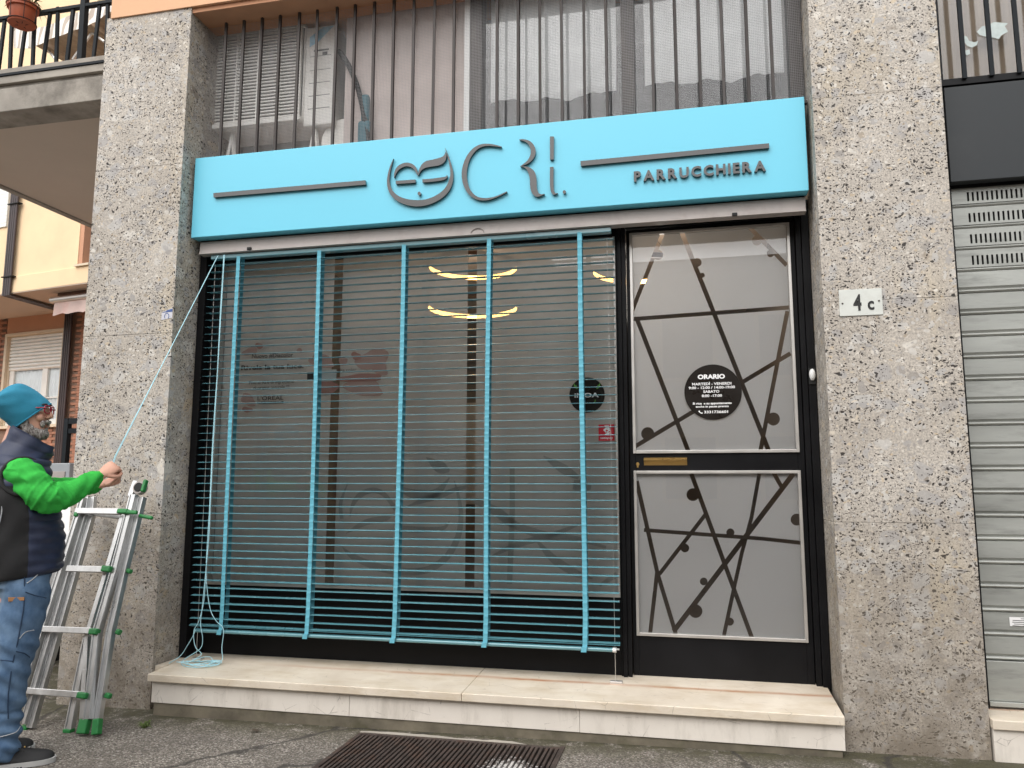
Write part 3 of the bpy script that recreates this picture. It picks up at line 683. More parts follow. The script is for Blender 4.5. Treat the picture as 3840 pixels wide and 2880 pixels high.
for nm, z0, z1, holes in (('upper', 1.410, 2.770, up), ('lower', .348, 1.290, lo)):
    pn = P(box(-.311, .615, .395, .401, z0, z1), 'pane', 'glass', D)
    P(cut_sheet([(-.311, z0), (.615, z0), (.615, z1), (-.311, z1)], holes, YF), 'frosted_film', 'film_frost', pn)
    t_ = .017; tr = MB(); y0, y1 = .366, .396
    tr.box(-.325, -.325+t_, y0, y1, z0-.008, z1+.008); tr.box(.627-t_, .627, y0, y1, z0-.008, z1+.008)
    tr.box(-.325+t_, .627-t_, y0, y1, z0-.008, z0-.008+t_); tr.box(-.325+t_, .627-t_, y0, y1, z1+.008-t_, z1+.008)
    P(tr, 'glazing_bead', 'aluminium', D, bevel=.0015)
# opening hours disc: dark sheet added for the unlit view through a clear gap
hc = PY(*cd(652, 1170), .392); hr = abs(PY(*cd(842, 1170), .392).x-hc.x)
K = obj('hours_disc', disc((hc.x, hc.z), hr, .3935, 56).mesh('hours_disc', 'sticker_dark'), D)
ch = crop(2350, 1350, 2074/500.); mb = MB()
for s, x0, x1, ba, to, bo in (('ORARIO', 1105, 1530, 290, 222, .05), ('MARTEDÌ - VENERDI', 1018, 1630, 388, 349, .025), ('9:00 - 12:00 / 14:00-19:00', 965, 1685, 446, 407, .025), ('SABATO', 1192, 1442, 508, 470, .025), ('8:00 -17:00', 1168, 1485, 573, 535, .025), ('Si rice  e su appuntamento', 1028, 1635, 688, 655, .035), ('anche in pausa pranzo', 1075, 1588, 735, 705, .035), ('3331736601', 1205, 1578, 825, 786, .03)):
    dtext(s, x0, x1, ba, to, ch, .392, bo, mb)
L, Q = stroke2d([(1125, 790, 26), (1138, 812, 14), (1160, 826, 14), (1180, 824, 24)], 4)
for i in range(len(L)-1): mb.add([PY(*ch(*q), .392) for q in (L[i], Q[i], Q[i+1], L[i+1])], [(0, 1, 2, 3)])
P(mb, 'lettering', 'white_print', K)
# brass pull, lock, threshold
h = MB(); pr = [(0, 0), (-.004, .012), (-.016, .022), (-.026, .028), (-.027, .036), (-.018, .043), (-.004, .047), (0, .047)]
h.loft([[(x, Yd+a, 1.331+b) for a, b in pr] for x in (-.262, -.009)], True); P(h, 'pull_handle', 'brass', D, 30)
P(MB().lathe([(.001, -.006), (.008, -.006), (.011, -.003), (.011, 0)], (-.300, Yd, 1.338), 16, 'Y').box(-.305, -.295, Yd-.007, Yd, 1.318, 1.334), 'lock_cylinder', 'brass', D, 30)
P(box(-.345, .654, .36, .43, .098, .111), 'threshold', 'trim_cream', D)
T = thing('bell_push', (.712, .335, 1.80), 'small white plastic bell push on the black jamb right of the door', 'doorbell')
P(box(.690, .728, .326, .335, 1.79, 1.885), 'backplate', 'black_rubber', T, bevel=.002)
P(MB().sphere((.709, .322, 1.845), .028, 14, 10, (.62, .75, 1.25)), 'button', 'white_plastic', T, True)
# ------------------------------------------------------------------ blue sign
T = thing('shop_sign', (-1.27, .145, 2.866), 'wide light blue hairdresser sign with raised black face logo and letters', 'shop sign')
P(box(-3.242, .706, .10, .185, 2.867, 3.431), 'panel', 'sign_blue', T, bevel=.004, bseg=3)
P(box(-3.20, .69, .19, .31, 2.85, 3.42), 'backing_box', 'shop_black', T)
cl = crop(1400, 500, 2212/800.); SY = .080; SD = (0, .017, 0)
conv = lambda x, y: PY(*cl(x, y), SY)
def sstroke(name, pts, n=8, parent=T):
    mb = MB(); L, Q = stroke2d(pts, n); ribbon(mb, L, Q, conv, SD); return P(mb, name, 'letter_black', parent, 35)
def sprism(name, pts, parent=T, c=conv):
    mb = MB(); mb.prism([c(*p) for p in pts], SD); return P(mb, name, 'letter_black', parent)
LG = sstroke('face_outline', [(208, 262, 2), (180, 340, 12), (159, 430, 20), (155, 510, 27), (176, 590, 38), (228, 655, 48), (315, 702, 58), (430, 724, 66), (540, 716, 62), (640, 680, 58), (727, 622, 54), (782, 550, 48), (808, 470, 38), (812, 400, 28), (797, 320, 20), (775, 240, 11), (742, 150, 2)])
sstroke('hair_lock', [(215, 460, 3), (228, 408, 22), (256, 362, 34), (300, 333, 38), (350, 322, 38), (402, 337, 36), (438, 375, 26), (461, 437, 3)])
up_ = spline([(463, 434), (474, 378), (500, 325), (545, 288), (620, 270), (700, 248), (735, 225), (748, 190)], 5)
lo_ = spline([(467, 436), (492, 390), (530, 362), (590, 346), (670, 334), (718, 313), (748, 278), (760, 228)], 5)
mb = MB(); ribbon(mb, up_, lo_, conv, SD); P(mb, 'hair_lock', 'letter_black', T, 35)
sprism('closed_eye', [(232, 492), (436, 478), (436, 511), (232, 525)])
sstroke('closed_eye', [(508, 492, 34), (600, 486, 32), (690, 474, 32), (735, 465, 28), (760, 450, 14), (762, 430, 3)])
sprism('mouth_dot', [(476+17*math.cos(t), 624+20*math.sin(t)) for t in [2*math.pi*k/20 for k in range(20)]])
sstroke('letter', [(1330, 140, 8), (1270, 128, 16), (1190, 118, 22), (1110, 130, 30), (1040, 175, 38), (985, 250, 44), (952, 340, 50), (942, 430, 52), (955, 520, 50), (990, 600, 42), (1045, 655, 34), (1110, 680, 28), (1190, 680, 22), (1280, 655, 14), (1386, 605, 9)])
R1 = sstroke('letter', [(1515, 66, 8), (1560, 70, 18), (1610, 92, 34), (1645, 135, 46), (1658, 190, 50), (1643, 245, 44), (1600, 298, 28), (1523, 343, 3)])
a_ = spline([(1525, 342), (1590, 345), (1640, 365), (1678, 410), (1692, 480), (1695, 560), (1710, 612), (1735, 630), (1776, 627)], 5)
b_ = spline([(1525, 344), (1568, 356), (1603, 398), (1622, 470), (1625, 540), (1637, 602), (1664, 642), (1705, 657), (1776, 632)], 5)
mb = MB(); ribbon(mb, a_, b_, conv, SD); P(mb, 'letter_leg', 'letter_black', R1, 35)
I1 = sprism('letter', [(1831, 32), (1872, 31), (1870, 270), (1832, 272)])
a_ = spline([(1868, 346), (1868, 540), (1875, 598), (1890, 620), (1913, 618)], 5); b_ = spline([(1831, 349), (1832, 540), (1842, 602), (1866, 636), (1913, 622)], 5)
mb = MB(); ribbon(mb, a_, b_, conv, SD); P(mb, 'letter_foot', 'letter_black', I1, 35)
sprism('full_stop', [(1980+17*math.cos(t), 607+19*math.sin(t)) for t in [2*math.pi*k/20 for k in range(20)]])
c2 = crop(700, 0, 2005/1160.); c3 = crop(1740, 0, 2212/1360.)
sprism('line_bar', [(172, 1251), (1158, 1168), (1160, 1196), (174, 1279)], c=lambda x, y: PY(*c2(x, y), SY))
sprism('line_bar', [(710, 982), (1861, 873), (1862, 902), (712, 1012)], c=lambda x, y: PY(*c3(x, y), SY))
word = 'PARRUCCHIERA'; xa, xb = PY(*c3(1036, 1075), SY).x, PY(*c3(1841, 1004), SY).x
zb_ = (PY(*c3(1040, 1108), SY).z+PY(*c3(1838, 1036), SY).z)/2; zt_ = (PY(*c3(1036, 1046), SY).z+PY(*c3(1836, 976), SY).z)/2
ws = []
for ch_ in word:
    v = text_geo(ch_, .038)[0]; ws.append((max(p.x for p in v)-min(p.x for p in v)))
gap = .16; tot = sum(ws)+gap*(len(word)-1); x = xa; k = (xb-xa)/tot
for ch_, w_ in zip(word, ws):
    mb = MB(); text_on(mb, ch_, x, x+w_*k, zb_, zt_-zb_, SY, .038, .017); P(mb, 'letter', 'letter_black', T); x += (w_+gap)*k
# ------------------------------------------------------------------ rolled-up shutter below the sign
T = thing('rolled_shutter', (-1.26, .2, 2.76), 'grey bottom rail of the rolled up shutter directly below the blue sign', 'shutter')
P(MB().loft([[(x, .165, 2.853), (x, .163, 2.80), (x, .158, 2.775), (x, .150, 2.766), (x, .175, 2.764), (x, .215, 2.764), (x, .215, 2.853)] for x in (-3.212, .694)], True), 'bottom_rail', 'grey_metal', T, 50)
P(box(-3.21, .69, .22, .31, 2.80, 2.853), 'slat', 'grey_metal', T)
c_ = PY(1791, 868, .16)
mb = MB(); pr = [(c_.x+.045*math.cos(t), .157, c_.z-.018+.04*math.sin(t)) for t in [math.pi*k/14 for k in range(15)]]; mb.tube(pr, .003, 6)
P(mb, 'finger_pull', 'grey_metal', T, True)
for q in ((937, 934), (2757, 806)):
    p = PY(*q, .155); P(box(p.x-.018, p.x+.012, .145, .16, p.z-.008, p.z+.012), 'stop_bracket', 'black_rubber', T, bevel=.003)
# ------------------------------------------------------------------ venetian blind
T = thing('venetian_blind', (-1.78, .2, .28), 'sky blue venetian blind with cloth tapes lowered over the shop window', 'blind')
P(box(-3.135, -.42, .176, .226, 2.732, 2.762), 'head_rail', 'blind_blue', T, bevel=.004)
x0, x1 = -3.148, -.405; wd = .050
prof = [(-wd/2, 0), (-wd/4, .0027), (0, .0036), (wd/4, .0027), (wd/2, 0)]; th = .0011
mb = MB(); ring = lambda x: [(x, a, b) for a, b in prof]+[(x, a, b-th) for a, b in prof[::-1]]
mb.loft([ring(x0), ring(x1)], True)
slat = mb.mesh('slat', 'blind_blue', 50)
zz = [2.692-.0475*i for i in range(50)]+[.326, .317]
for i, z in enumerate(zz):
    o = obj('slat', slat, T, (0, .20, z)); o.rotation_euler = (R_(4+random.uniform(-1.8, 1.8)), R_(random.uniform(-.05, .05)), 0)
txs = [-2.918, -2.327, -1.748, -1.182, -.605]
for tx in txs:
    for Yt, nm in ((.1715, 'front_tape'), (.2285, 'rear_tape')):
        mb = MB(); n = 200; rings = []
        for i in range(n+1):
            z = 2.74-(2.74-.30)*i/n; ph = (i % 4)
            yy = Yt+(-.0012 if ph == 0 else .0003*ph)*(1 if Yt < .2 else -1); xx = tx+.006*math.sin((2.7-z)*1.3+tx*3)-(.0 if z > .45 else (.45-z)*.03)
            rings.append([(xx-.0135, yy, z), (xx+.0135, yy, z)])
        if Yt < .2: rings += [[(xx-.018, Yt-.010, .300), (xx+.012, Yt-.008, .300)], [(xx-.022, Yt-.010, .272), (xx+.009, Yt-.008, .272)], [(xx-.022, .2, .265), (xx+.009, .2, .265)]]
        mb.loft(rings, False, False); P(mb, nm, 'tape_blue', T)
P(MB().loft([[(x, .2+.021*math.cos(t), .287+.0135*math.sin(t)) for t in [2*math.pi*k/14 for k in range(14)]] for x in (-3.112, -.448)], True), 'bottom_rail', 'blind_blue', T, 50)
P(MB().loft([[(x, .2+.022*math.cos(t), .287+.0145*math.sin(t)) for t in [2*math.pi*k/14 for k in range(14)]] for x in (-.448, -.428)], True).tube([(-.43, .2, .29), (-.412, .2, .29)], .005, 8), 'rail_cap', 'white_plastic', T, 50)
for x, lab in ((-3.112, 'thin steel guide wire at the left edge of the blind'), (-.447, 'thin steel guide wire at the right edge of the blind')):
    W = thing('guide_wire', (x, .2, .1), lab, 'wire', 'guide wires of the blind')
    P(MB().tube([(x, .2, 2.70), (x+.012, .2, .112)], .0016, 6), 'wire', 'aluminium', W)
    P(box(x-.02, x+.05, .19, .23, .098, .116), 'floor_clip', 'aluminium', W, bevel=.003)
# cords hanging at the left edge and heaped on the step
W = thing('hanging_cords', (-3.05, .16, .1), 'pale blue cords hanging at the left blind edge and heaped on the step', 'cord')
def cordpx(pts, Y=.155, n=5, r=.0022, tail=()):
    q = [PY(x, y, Y) for x, y in pts]+[Vector(t) for t in tail]
    P(MB().tube(spline([tuple(v) for v in q], n), r, 6), 'cord', 'cord_blue', W, True)
ct = [(-3.06, .13), (-3.0, .16), (-2.93, .12), (-2.86, .155), (-2.80, .10), (-2.90, .06), (-3.02, .05), (-3.08, .09)]
zc = .102
cordpx([(841, 955), (832, 1075), (826, 1175), (816, 1380), (806, 1520), (795, 1700), (787, 1881), (778, 2030), (773, 2140), (778, 2220), (790, 2290), (812, 2330), (838, 2360)], tail=[(-2.89, .15, .20), (-2.87, .13, .13), (-2.90, .11, zc+.02), (-2.96, .09, zc), (-3.03, .13, zc)])
cordpx([(839, 956), (828, 1175), (813, 1442), (800, 1660), (789, 1889), (781, 2040), (768, 2180), (757, 2290), (752, 2340), (760, 2400), (748, 2435)], tail=[(-3.13, .12, zc+.02), (-3.10, .06, zc), (-2.98, .02, zc), (-2.88, .07, zc+.01), (-2.97, .14, zc)])
cordpx([(842, 957), (824, 1260), (806, 1560), (792, 1800), (785, 1990), (774, 2110), (765, 2250), (745, 2330), (728, 2362), (727, 2400), (735, 2430), (755, 2455)], tail=[(-3.08, .10, zc+.01), (-3.0, .11, zc+.04), (-2.93, .10, zc+.045), (-2.90, .06, zc+.02), (-2.96, .03, zc), (-3.05, .07, zc)])
cordpx([(733, 2362), (722, 2388), (700, 2425), (676, 2460)], n=4, tail=[(-3.21, .08, zc)])
for k in range(3):
    P(MB().tube(spline([(-3.0+.11*math.cos(t+k)+.03*math.sin(2.3*t+k), .09+.055*math.sin(t+k*1.3), zc+.004*k+.012*abs(math.sin(1.7*t+k))) for t in [.55*i for i in range(13)]], 5), .0022, 6), 'cord', 'cord_blue', W, True)
# ------------------------------------------------------------------ house number plate, blue sticker
T = thing('house_number', (.92, 0, 2.11), 'small white enamel house number plate reading 4c', 'number plate')
P(box(.814, 1.030, -.006, -.001, 2.112, 2.256), 'plate', 'enamel', T, bevel=.0015)
cn = crop(2900, 1000, 1.6585); mb = MB()
dtext('4', 500, 551, 270, 172, cn, -.0075, .03, mb); dtext('c', 588, 629, 265, 188, cn, -.0075, .03, mb); P(mb, 'lettering', 'black_print', T)
for q in ((430, 230), (657, 212)):
    p = PY(*cn(*q), -.006); P(MB().sphere((p.x, -.006, p.z), .005, 8, 6), 'screw', 'rust_iron', T, True)
cb = crop(550, 1100, 1659/150.); a, b = PY(*cb(610, 1110), -.001), PY(*cb(1075, 790), -.001)
K = obj('peeled_sticker', MB().add([(a.x, -.002, a.z), (b.x, -.002, a.z+.012), (b.x, -.002, b.z+.03), (a.x+.03, -.002, b.z+.012), (a.x, -.002, b.z)], [(0, 1, 2, 3, 4)]).mesh('peeled_sticker', 'sticker_white'), label='small peeling white and blue sticker on the left pillar', cat='sticker')
mb = MB(); z1 = PY(*cb(850, 790), -.003).z; z2 = PY(*cb(850, 720), -.003).z
mb.add([(a.x, -.003, z1), (b.x, -.003, z1+.003), (b.x, -.003, z2+.012), (a.x+.04, -.003, z2+.004), (a.x+.03, -.003, z2-.004)], [(0, 1, 2, 3, 4)])
L, Q = stroke2d([(760, 1040, 26), (740, 940, 26), (790, 840, 26), (860, 830, 26), (910, 880, 26), (920, 960, 26), (890, 1040, 26)], 5)
for i in range(len(L)-1): mb.add([PY(*cb(*q), -.003) for q in (L[i], Q[i], Q[i+1], L[i+1])], [(0, 1, 2, 3)])
P(mb, 'blue_print', 'sticker_blue', K)
# ------------------------------------------------------------------ upper window zone
T = thing('window_grille', (-1.3, .17, 3.44), 'row of thin dark iron bars with fine wire mesh over the upper windows', 'window grille')
barm = box(-.0085, .0085, -.0085, .0085, 0, 1.06).mesh('grille_bar', 'grille_iron')
bxs = [-3.103+.14005*i for i in range(13)]+[-1.132+.1405*i for i in range(6)]+[-.148+.139*i for i in range(6)]
for x in bxs:
    o = obj('bar', barm, T, (x, .17, 3.425)); o.rotation_euler = (0, R_(random.uniform(-.25, .25)), random.uniform(-.3, .3))
P(box(-3.267, .73, .155, .185, 3.418, 3.434), 'bottom_rail', 'grille_iron', T)
mb = MB(); t = .00033; sp = .0104
for x in np.arange(-3.262, .73, sp): mb.box(x-t, x+t, .199, .2005, 3.43, 4.46)
for z in np.arange(3.436, 4.46, sp): mb.box(-3.264, .73, .2006, .2020, z-t, z+t)
P(mb, 'wire_mesh', 'wire', T, kind='stuff')
# air conditioner behind the mesh
def near(mb):      # the unit stands close behind the mesh, on the recess floor
    mb.v = [(x*.957, y-.225, 1.2+(z-1.2)*.957) for x, y, z in mb.v]; return mb
A = thing('air_conditioner', (-2.95, .7, 3.85), 'white outdoor air conditioner unit behind the mesh left of the windows', 'air conditioner')
P(near(box(-3.44, -2.70, .58, .86, 3.855, 4.62).box(-2.70, -2.455, .575, .86, 3.82, 4.60)), 'casing', 'ac_white', A, bevel=.012, bseg=3)
mb = MB(); mb.box(-3.43, -2.715, .572, .579, 3.885, 4.60)
P(near(mb), 'fan_recess', 'ac_dark', A)
mb = MB()
for i in range(27):
    z = 3.905+.0258*i; mb.box(-3.425, -2.72, .552, .566, z, z+.011)
for x in (-3.426, -3.25, -3.07, -2.89, -2.722): mb.box(x-.005, x+.005, .548, .57, 3.89, 4.60)
P(near(mb), 'fan_grille', 'ac_white', A, kind='stuff')
P(near(box(-3.44, -2.7, .53, .578, 3.858, 3.89)), 'rim', 'ac_white', A); P(near(box(-3.44, -2.7, .545, .578, 4.60, 4.622)), 'rim', 'ac_white', A)
mb = MB(); 
for z in (4.36, 4.25, 4.15, 4.05, 3.95): mb.box(-2.66, -2.49, .5735, .5745, z, z+.004)
mb.box(-2.63, -2.51, .5735, .5745, 4.40, 4.412); mb.box(-2.56, -2.52, .5735, .5745, 4.365, 4.39); P(near(mb), 'panel_groove', 'ac_dark', A)
P(near(MB().add([(-2.665, .5725, 4.44), (-2.665, .5725, 4.52), (-2.56, .5725, 4.585), (-2.475, .5725, 4.585), (-2.60, .5725, 4.47)], [(0, 1, 2, 3, 4)])), 'brand_mark', 'logo_blue', A)
for x in (-3.30, -2.62):
    P(near(MB().bar((x-.05, .60, 3.50), (x, .62, 3.855), .02, .02).bar((x+.05, .60, 3.50), (x, .62, 3.855), .02, .02).box(x-.06, x+.06, .58, .64, 3.485, 3.50)), 'foot_bracket', 'ac_white', A)
A = thing('storage_clutter', (-2.2, .7, 3.4), 'blue bag and dark pipe beside the air conditioner behind the mesh', 'clutter')
P(MB().tube(spline([(-2.30, .30, 4.21), (-2.22, .29, 4.09), (-2.14, .285, 3.9), (-2.08, .28, 3.66), (-2.03, .27, 3.44)], 5), .019, 8), 'pipe', 'black_rubber', A, True)
P(box(-2.115, -2.06, .27, .32, 3.66, 3.86).box(-2.13, -2.04, .26, .31, 3.49, 3.665), 'bag', 'bag_teal', A, bevel=.02)
P(MB().lathe([(.001, -.1), (.16, -.1), (.18, 0), (.16, .1), (.001, .1)], (-2.30, .50, 3.60), 24, 'Y'), 'drum', 'ac_white', A, 40)
B2 = bpy.data.objects['apartment_building']
P(box(-3.267, -2.26, .70, .76, 3.22, 4.6), 'recess_wall', 'stucco_grey', B2)
P(box(-2.26, -1.345, .33, .40, 3.22, 4.6), 'recess_wall', 'stucco_pinkgrey', B2)
P(box(-3.267, -1.345, .21, .97, 3.36, 3.43), 'recess_floor', 'stucco_pinkgrey', B2)
P(box(-3.267, .732, .30, 1.2, 4.55, 4.6), 'recess_ceiling', 'stucco_grey', B2)
Wn = thing('upper_window', (-.29, .33, 3.44), 'dark framed double window with white curtains above the sign', 'window')
P(box(-1.378, -1.34, .255, .40, 3.43, 4.6), 'side_board', 'white_plastic', Wn)
mb = MB(); mb.box(-1.335, -1.255, .24, .36, 3.43, 4.56); mb.box(-.345, -.262, .23, .36, 3.43, 4.56); mb.box(.655, .73, .24, .36, 3.43, 4.56)
mb.box(-1.255, -.345, .25, .36, 3.43, 3.50); mb.box(-.262, .655, .25, .36, 3.43, 3.50)
P(mb, 'frame', 'wood_dark', Wn, bevel=.004)
for a, b in ((-1.255, -.345), (-.262, .655)): P(MB().add([(a, .297, 3.50), (b, .297, 3.50), (b, .297, 4.56), (a, .297, 4.56)], [(0, 1, 2, 3)]), 'pane', 'glass_upper', Wn)
for a, b, z0, sl_ in ((-1.215, -.385, 3.708, .015), (-.205, .632, 3.712, .012)):
    mb = MB(); rings = []
    for i in range(61):
        t = i/60; x = a+(b-a)*t; hem = z0+sl_*math.sin(6*t+1)+.010*math.sin(17*t)
        yy = .325+.012*math.sin(23*t)+.008*math.sin(51*t+1)
        rings.append([(x, yy, hem), (x, yy-.005, hem+.05), (x, yy-.003, hem+.05), (x+.01*math.sin(9*t), yy+.01, hem+.4), (x, .33, 4.6)])
    mb.loft(rings, False, False); P(mb, 'curtain', 'curtain_bright', Wn, True)
P(box(-1.335, .73, 1.2, 1.25, 3.22, 4.6).box(-1.345, -1.335, .56, 1.2, 3.22, 4.6), 'dark_room', 'room_dark', B2)
# ------------------------------------------------------------------ shop on the right
T = thing('neighbour_shutter', (2.6, .2, .11), 'closed grey steel roller shutter right of the numbered pillar', 'shutter')
def shprof(x, z0, z1):   # one interlocking slat: flat face, rolled lower bead
    return [(x, .205, z1), (x, .198, z1-.004), (x, .196, z0+.034), (x, .204, z0+.026), (x, .206, z0+.021), (x, .198, z0+.018), (x, .194, z0+.011), (x, .198, z0+.004), (x, .207, z0), (x, .215, z0), (x, .215, z1)]
XL, XR = 1.46, 4.2
zj = [2.855]+[2.734-.1205*i for i in range(21)]
solid = MB().loft([shprof(XL, 0, .1205), shprof(XR, 0, .1205)], True).mesh('shutter_slat', 'shutter_steel', 45)
for i in range(len(zj)-1):
    z0 = zj[i+1]; hgt = .1205
    if i < 4:      # perforated slats: real slots
        mb = MB(); y0, y1 = .196, .199; sl0 = XL+.082; ns = 92; pz = z0+.036; tz = z0+.088
        mb.box(XL, XR, .196, .199, tz, z0+hgt); mb.box(XL, XR, .196, .199, z0+.022, pz); mb.box(XL, sl0, y0, y1, pz, tz)
        for k in range(ns):
            xx = sl0+k*.0240; mb.box(xx+.0105, xx+.0240, y0, y1, pz, tz)
        mb.box(sl0+ns*.024, XR, y0, y1, pz, tz)
        q = [(.199, .034), (.204, .026), (.206, .021), (.198, .018), (.194, .011), (.198, .004), (.207, 0), (.212, 0), (.212, .034)]
        mb.loft([[(x, a, z0+b) for a, b in q] for x in (XL, XR)], True)
        P(mb, 'slat', 'shutter_steel', T, 45)
    else: obj('slat', solid, T, (0, random.uniform(-.001, .001), z0))
P(box(XL, XR, .190, .214, .125, zj[-1]-.002).box(XL, XR, .175, .214, .10, .124), 'bottom_plate', 'shutter_steel', T, bevel=.003)
a, b = PY(3600+460/2.44, 2200+362/2.44, .19), PY(3600+640/2.44, 2200+285/2.44, .19)
K = P(box(a.x, b.x, .1935, .1945, a.z, b.z), 'paper_sticker', 'white_print', T)
mb = MB()
for i, (s, e) in enumerate(((.55, .9), (.15, .95), (.12, .9), (.2, .95), (.12, .98))): mb.box(a.x+(b.x-a.x)*s, a.x+(b.x-a.x)*e, .1925, .193, b.z-.008-.009*i, b.z-.0055-.009*i)
P(mb, 'print_lines', 'black_print', K)
P(box(1.40, 1.46, .18, .6, -.2, 3.45), 'guide_channel', 'shop_black', T)
P(box(1.40, 4.2, .222, .24, .1, 2.86), 'dark_backing', 'dark_void', T)
T = thing('fascia_panel', (2.6, .15, 2.86), 'plain anthracite grey shop fascia panel right of the pillar', 'shop sign')
P(box(1.443, 4.2, .12, .18, 2.86, 3.408), 'panel', 'anthracite', T, bevel=.003)
P(box(1.40, 4.2, .185, .40, 2.845, 3.42), 'backing_box', 'shop_black', T)
T = thing('neighbour_window', (2.6, .3, 3.44), 'barred upper window with beige curtains and pale blotches at the top right', 'window')
P(box(1.40, 4.2, .13, .20, 3.425, 3.462).box(1.40, 1.447, .13, .30, 3.462, 5.2), 'frame', 'shop_black', T)
bm_ = box(-.011, .011, -.008, .008, 0, 1.6).mesh('bar', 'rail_black')
for i in range(12): obj('bar', bm_, T, (1.552+.1365*i, .12, 3.45))
P(box(1.447, 4.2, .22, .226, 3.46, 5.2), 'pane', 'glass', T)
mb = MB(); rings = []
for i in range(240):
    x = 1.44+2.7*i/239; yy = .29+.010*math.sin(x*46)+.006*math.sin(x*19); rings.append([(x, yy, 3.44), (x, yy, 5.2)])
mb.loft(rings, False, False); P(mb, 'curtain', 'curtain_beige', T, True)
cr_ = crop(3480, 0, 2.183); mat('pale_blotch', (.60, .68, .66), .6, var=.1, vs=30)  # irregular pale blotches laid just in front of the pane
for pts in (((400, 260), (440, 215), (490, 205), (540, 180), (600, 185), (655, 190), (630, 215), (655, 260), (600, 290), (580, 320), (520, 305), (470, 300), (420, 285)), ((290, 290), (320, 300), (335, 335), (380, 345), (410, 335), (400, 370), (360, 390), (320, 375), (295, 340)), ((305, 415), (340, 405), (345, 440), (320, 455), (303, 440))):
    P(MB().add([PY(*cr_(*q), .218) for q in pts], [tuple(range(len(pts)))]), 'pale_blotch', 'pale_blotch', T)
T = thing('neighbour_step', (2.6, .0, -.11), 'pale stone step below the steel shutter at the lower right', 'step')
P(box(1.399, 4.2, -.035, .5, .043, .088), 'tread_slab', 'marble_tread', T, bevel=.004); P(box(1.404, 4.2, -.018, .5, -.3, .042), 'riser_slab', 'marble_riser', T, bevel=.003)
# ------------------------------------------------------------------ own balcony above the passage on the left
T = thing('balcony', (-5.2, .4, 4.07), 'weathered concrete balcony with black railing above the passage at upper left', 'balcony')
def run(x0, x1, y0, z0, z1, y1=.55): return box(x0, x1, y0, y1, z0, z1)
P(run(-6.45, -3.95, .30, 4.07, 4.262), 'edge_beam', 'concrete', T, bevel=.006)
P(run(-6.45, -3.95, .315, 4.262, 4.292), 'drip_edge', 'concrete', T)
P(run(-6.45, -3.95, .285, 4.292, 4.352), 'slab_edge', 'concrete_pale', T, bevel=.004)
P(run(-6.45, -3.95, .275, 4.353, 4.372), 'metal_edge', 'rail_black', T)
P(run(-6.45, -3.95, .285, 4.372, 4.415, 2.9), 'paving', 'concrete', T, bevel=.003)
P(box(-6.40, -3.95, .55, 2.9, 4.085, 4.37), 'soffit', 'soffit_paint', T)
P(box(-6.46, -6.39, .302, 2.9, 4.069, 4.30), 'side_beam', 'concrete', T)
RY = .36; c0 = crop(0, 0, 3.318)
mb = MB(); zr = PY(*c0(900, 105), RY).z; mb.box(-7.2, -3.95, RY-.02, RY+.02, zr-.012, zr+.014); P(mb, 'top_rail', 'rail_black', T, bevel=.002)
zl = 4.415
for xt, yt, xb, yb, wd in ((60, 250, -10, 750, .026), (150, 220, 130, 830, .026), (325, 330, 248, 812, .026), (432, 180, 412, 790, .026), (625, 178, 533, 775, .026), (722, 90, 706, 748, .026), (912, 128, 833, 735, .028), (1240, 85, 1163, 690, .026), (1345, -20, 1325, 680, .026)):
    a = PY(*c0(xt, yt), RY); b = PY(*c0(xb, yb), RY); b.z = zl-.005; a.z = min(max(a.z, zr), zr+.05)
    P(MB().bar(b, a, wd*.75, wd), 'bar', 'rail_black', T, bevel=.002)
a = PY(*c0(1060, -40), RY); b = PY(*c0(1012, 712), RY); b.z = zl-.005
P(MB().bar(b, a, .046, .046), 'post', 'rail_black', T, bevel=.003)
# flower pot hung outside the rail
pc = PY(*c0(280, 180), .24)
T = thing('flower_pot', (pc.x, .24, pc.z-.09), 'round terracotta flower pot hanging on the balcony railing', 'flower pot')
P(MB().lathe([(.001, -.075), (.072, -.075), (.078, -.068), (.092, .035), (.108, .037), (.110, .075), (.098, .078), (.09, .05), (.001, .045)], pc, 32), 'pot', 'terracotta', T, 35)
P(MB().lathe([(.001, -.085), (.092, -.085), (.096, -.072), (.088, -.072), (.001, -.078)], pc, 32), 'saucer', 'terracotta', T, 35)
mb = MB()
for r, z in ((.113, .06), (.10, -.072)): mb.tube([(pc.x+r*math.cos(t), pc.y+r*math.sin(t), pc.z+z) for t in [2*math.pi*k/28 for k in range(29)]], .003, 6)
for t in (.2, 1.8, 3.3, 4.7, 5.6): mb.tube([(pc.x+.113*math.cos(t), pc.y+.113*math.sin(t), pc.z+.06), (pc.x+.10*math.cos(t), pc.y+.10*math.sin(t), pc.z-.075), (pc.x+.03*math.cos(t), pc.y+.03*math.sin(t), pc.z-.088)], .0025, 6)
P(mb, 'wire_holder', 'black_rubber', T, True)
mb = MB()
for _ in range(26):
    t = random.uniform(0, 6.28); l = random.uniform(.07, .15); c, s = math.cos(t), math.sin(t); p0 = pc+Vector((c*.04, s*.04, .05))
    p1 = p0+Vector((c*l*.5, s*l*.5, .08)); p2 = p0+Vector((c*l, s*l, random.uniform(-.02, .08))); q = Vector((-s, c, 0))*.012
    mb.add([p0-q*.3, p0+q*.3, p1+q, p1-q, p2], [(0, 1, 2, 3), (3, 2, 4)])
P(mb, 'foliage', 'weed', T)
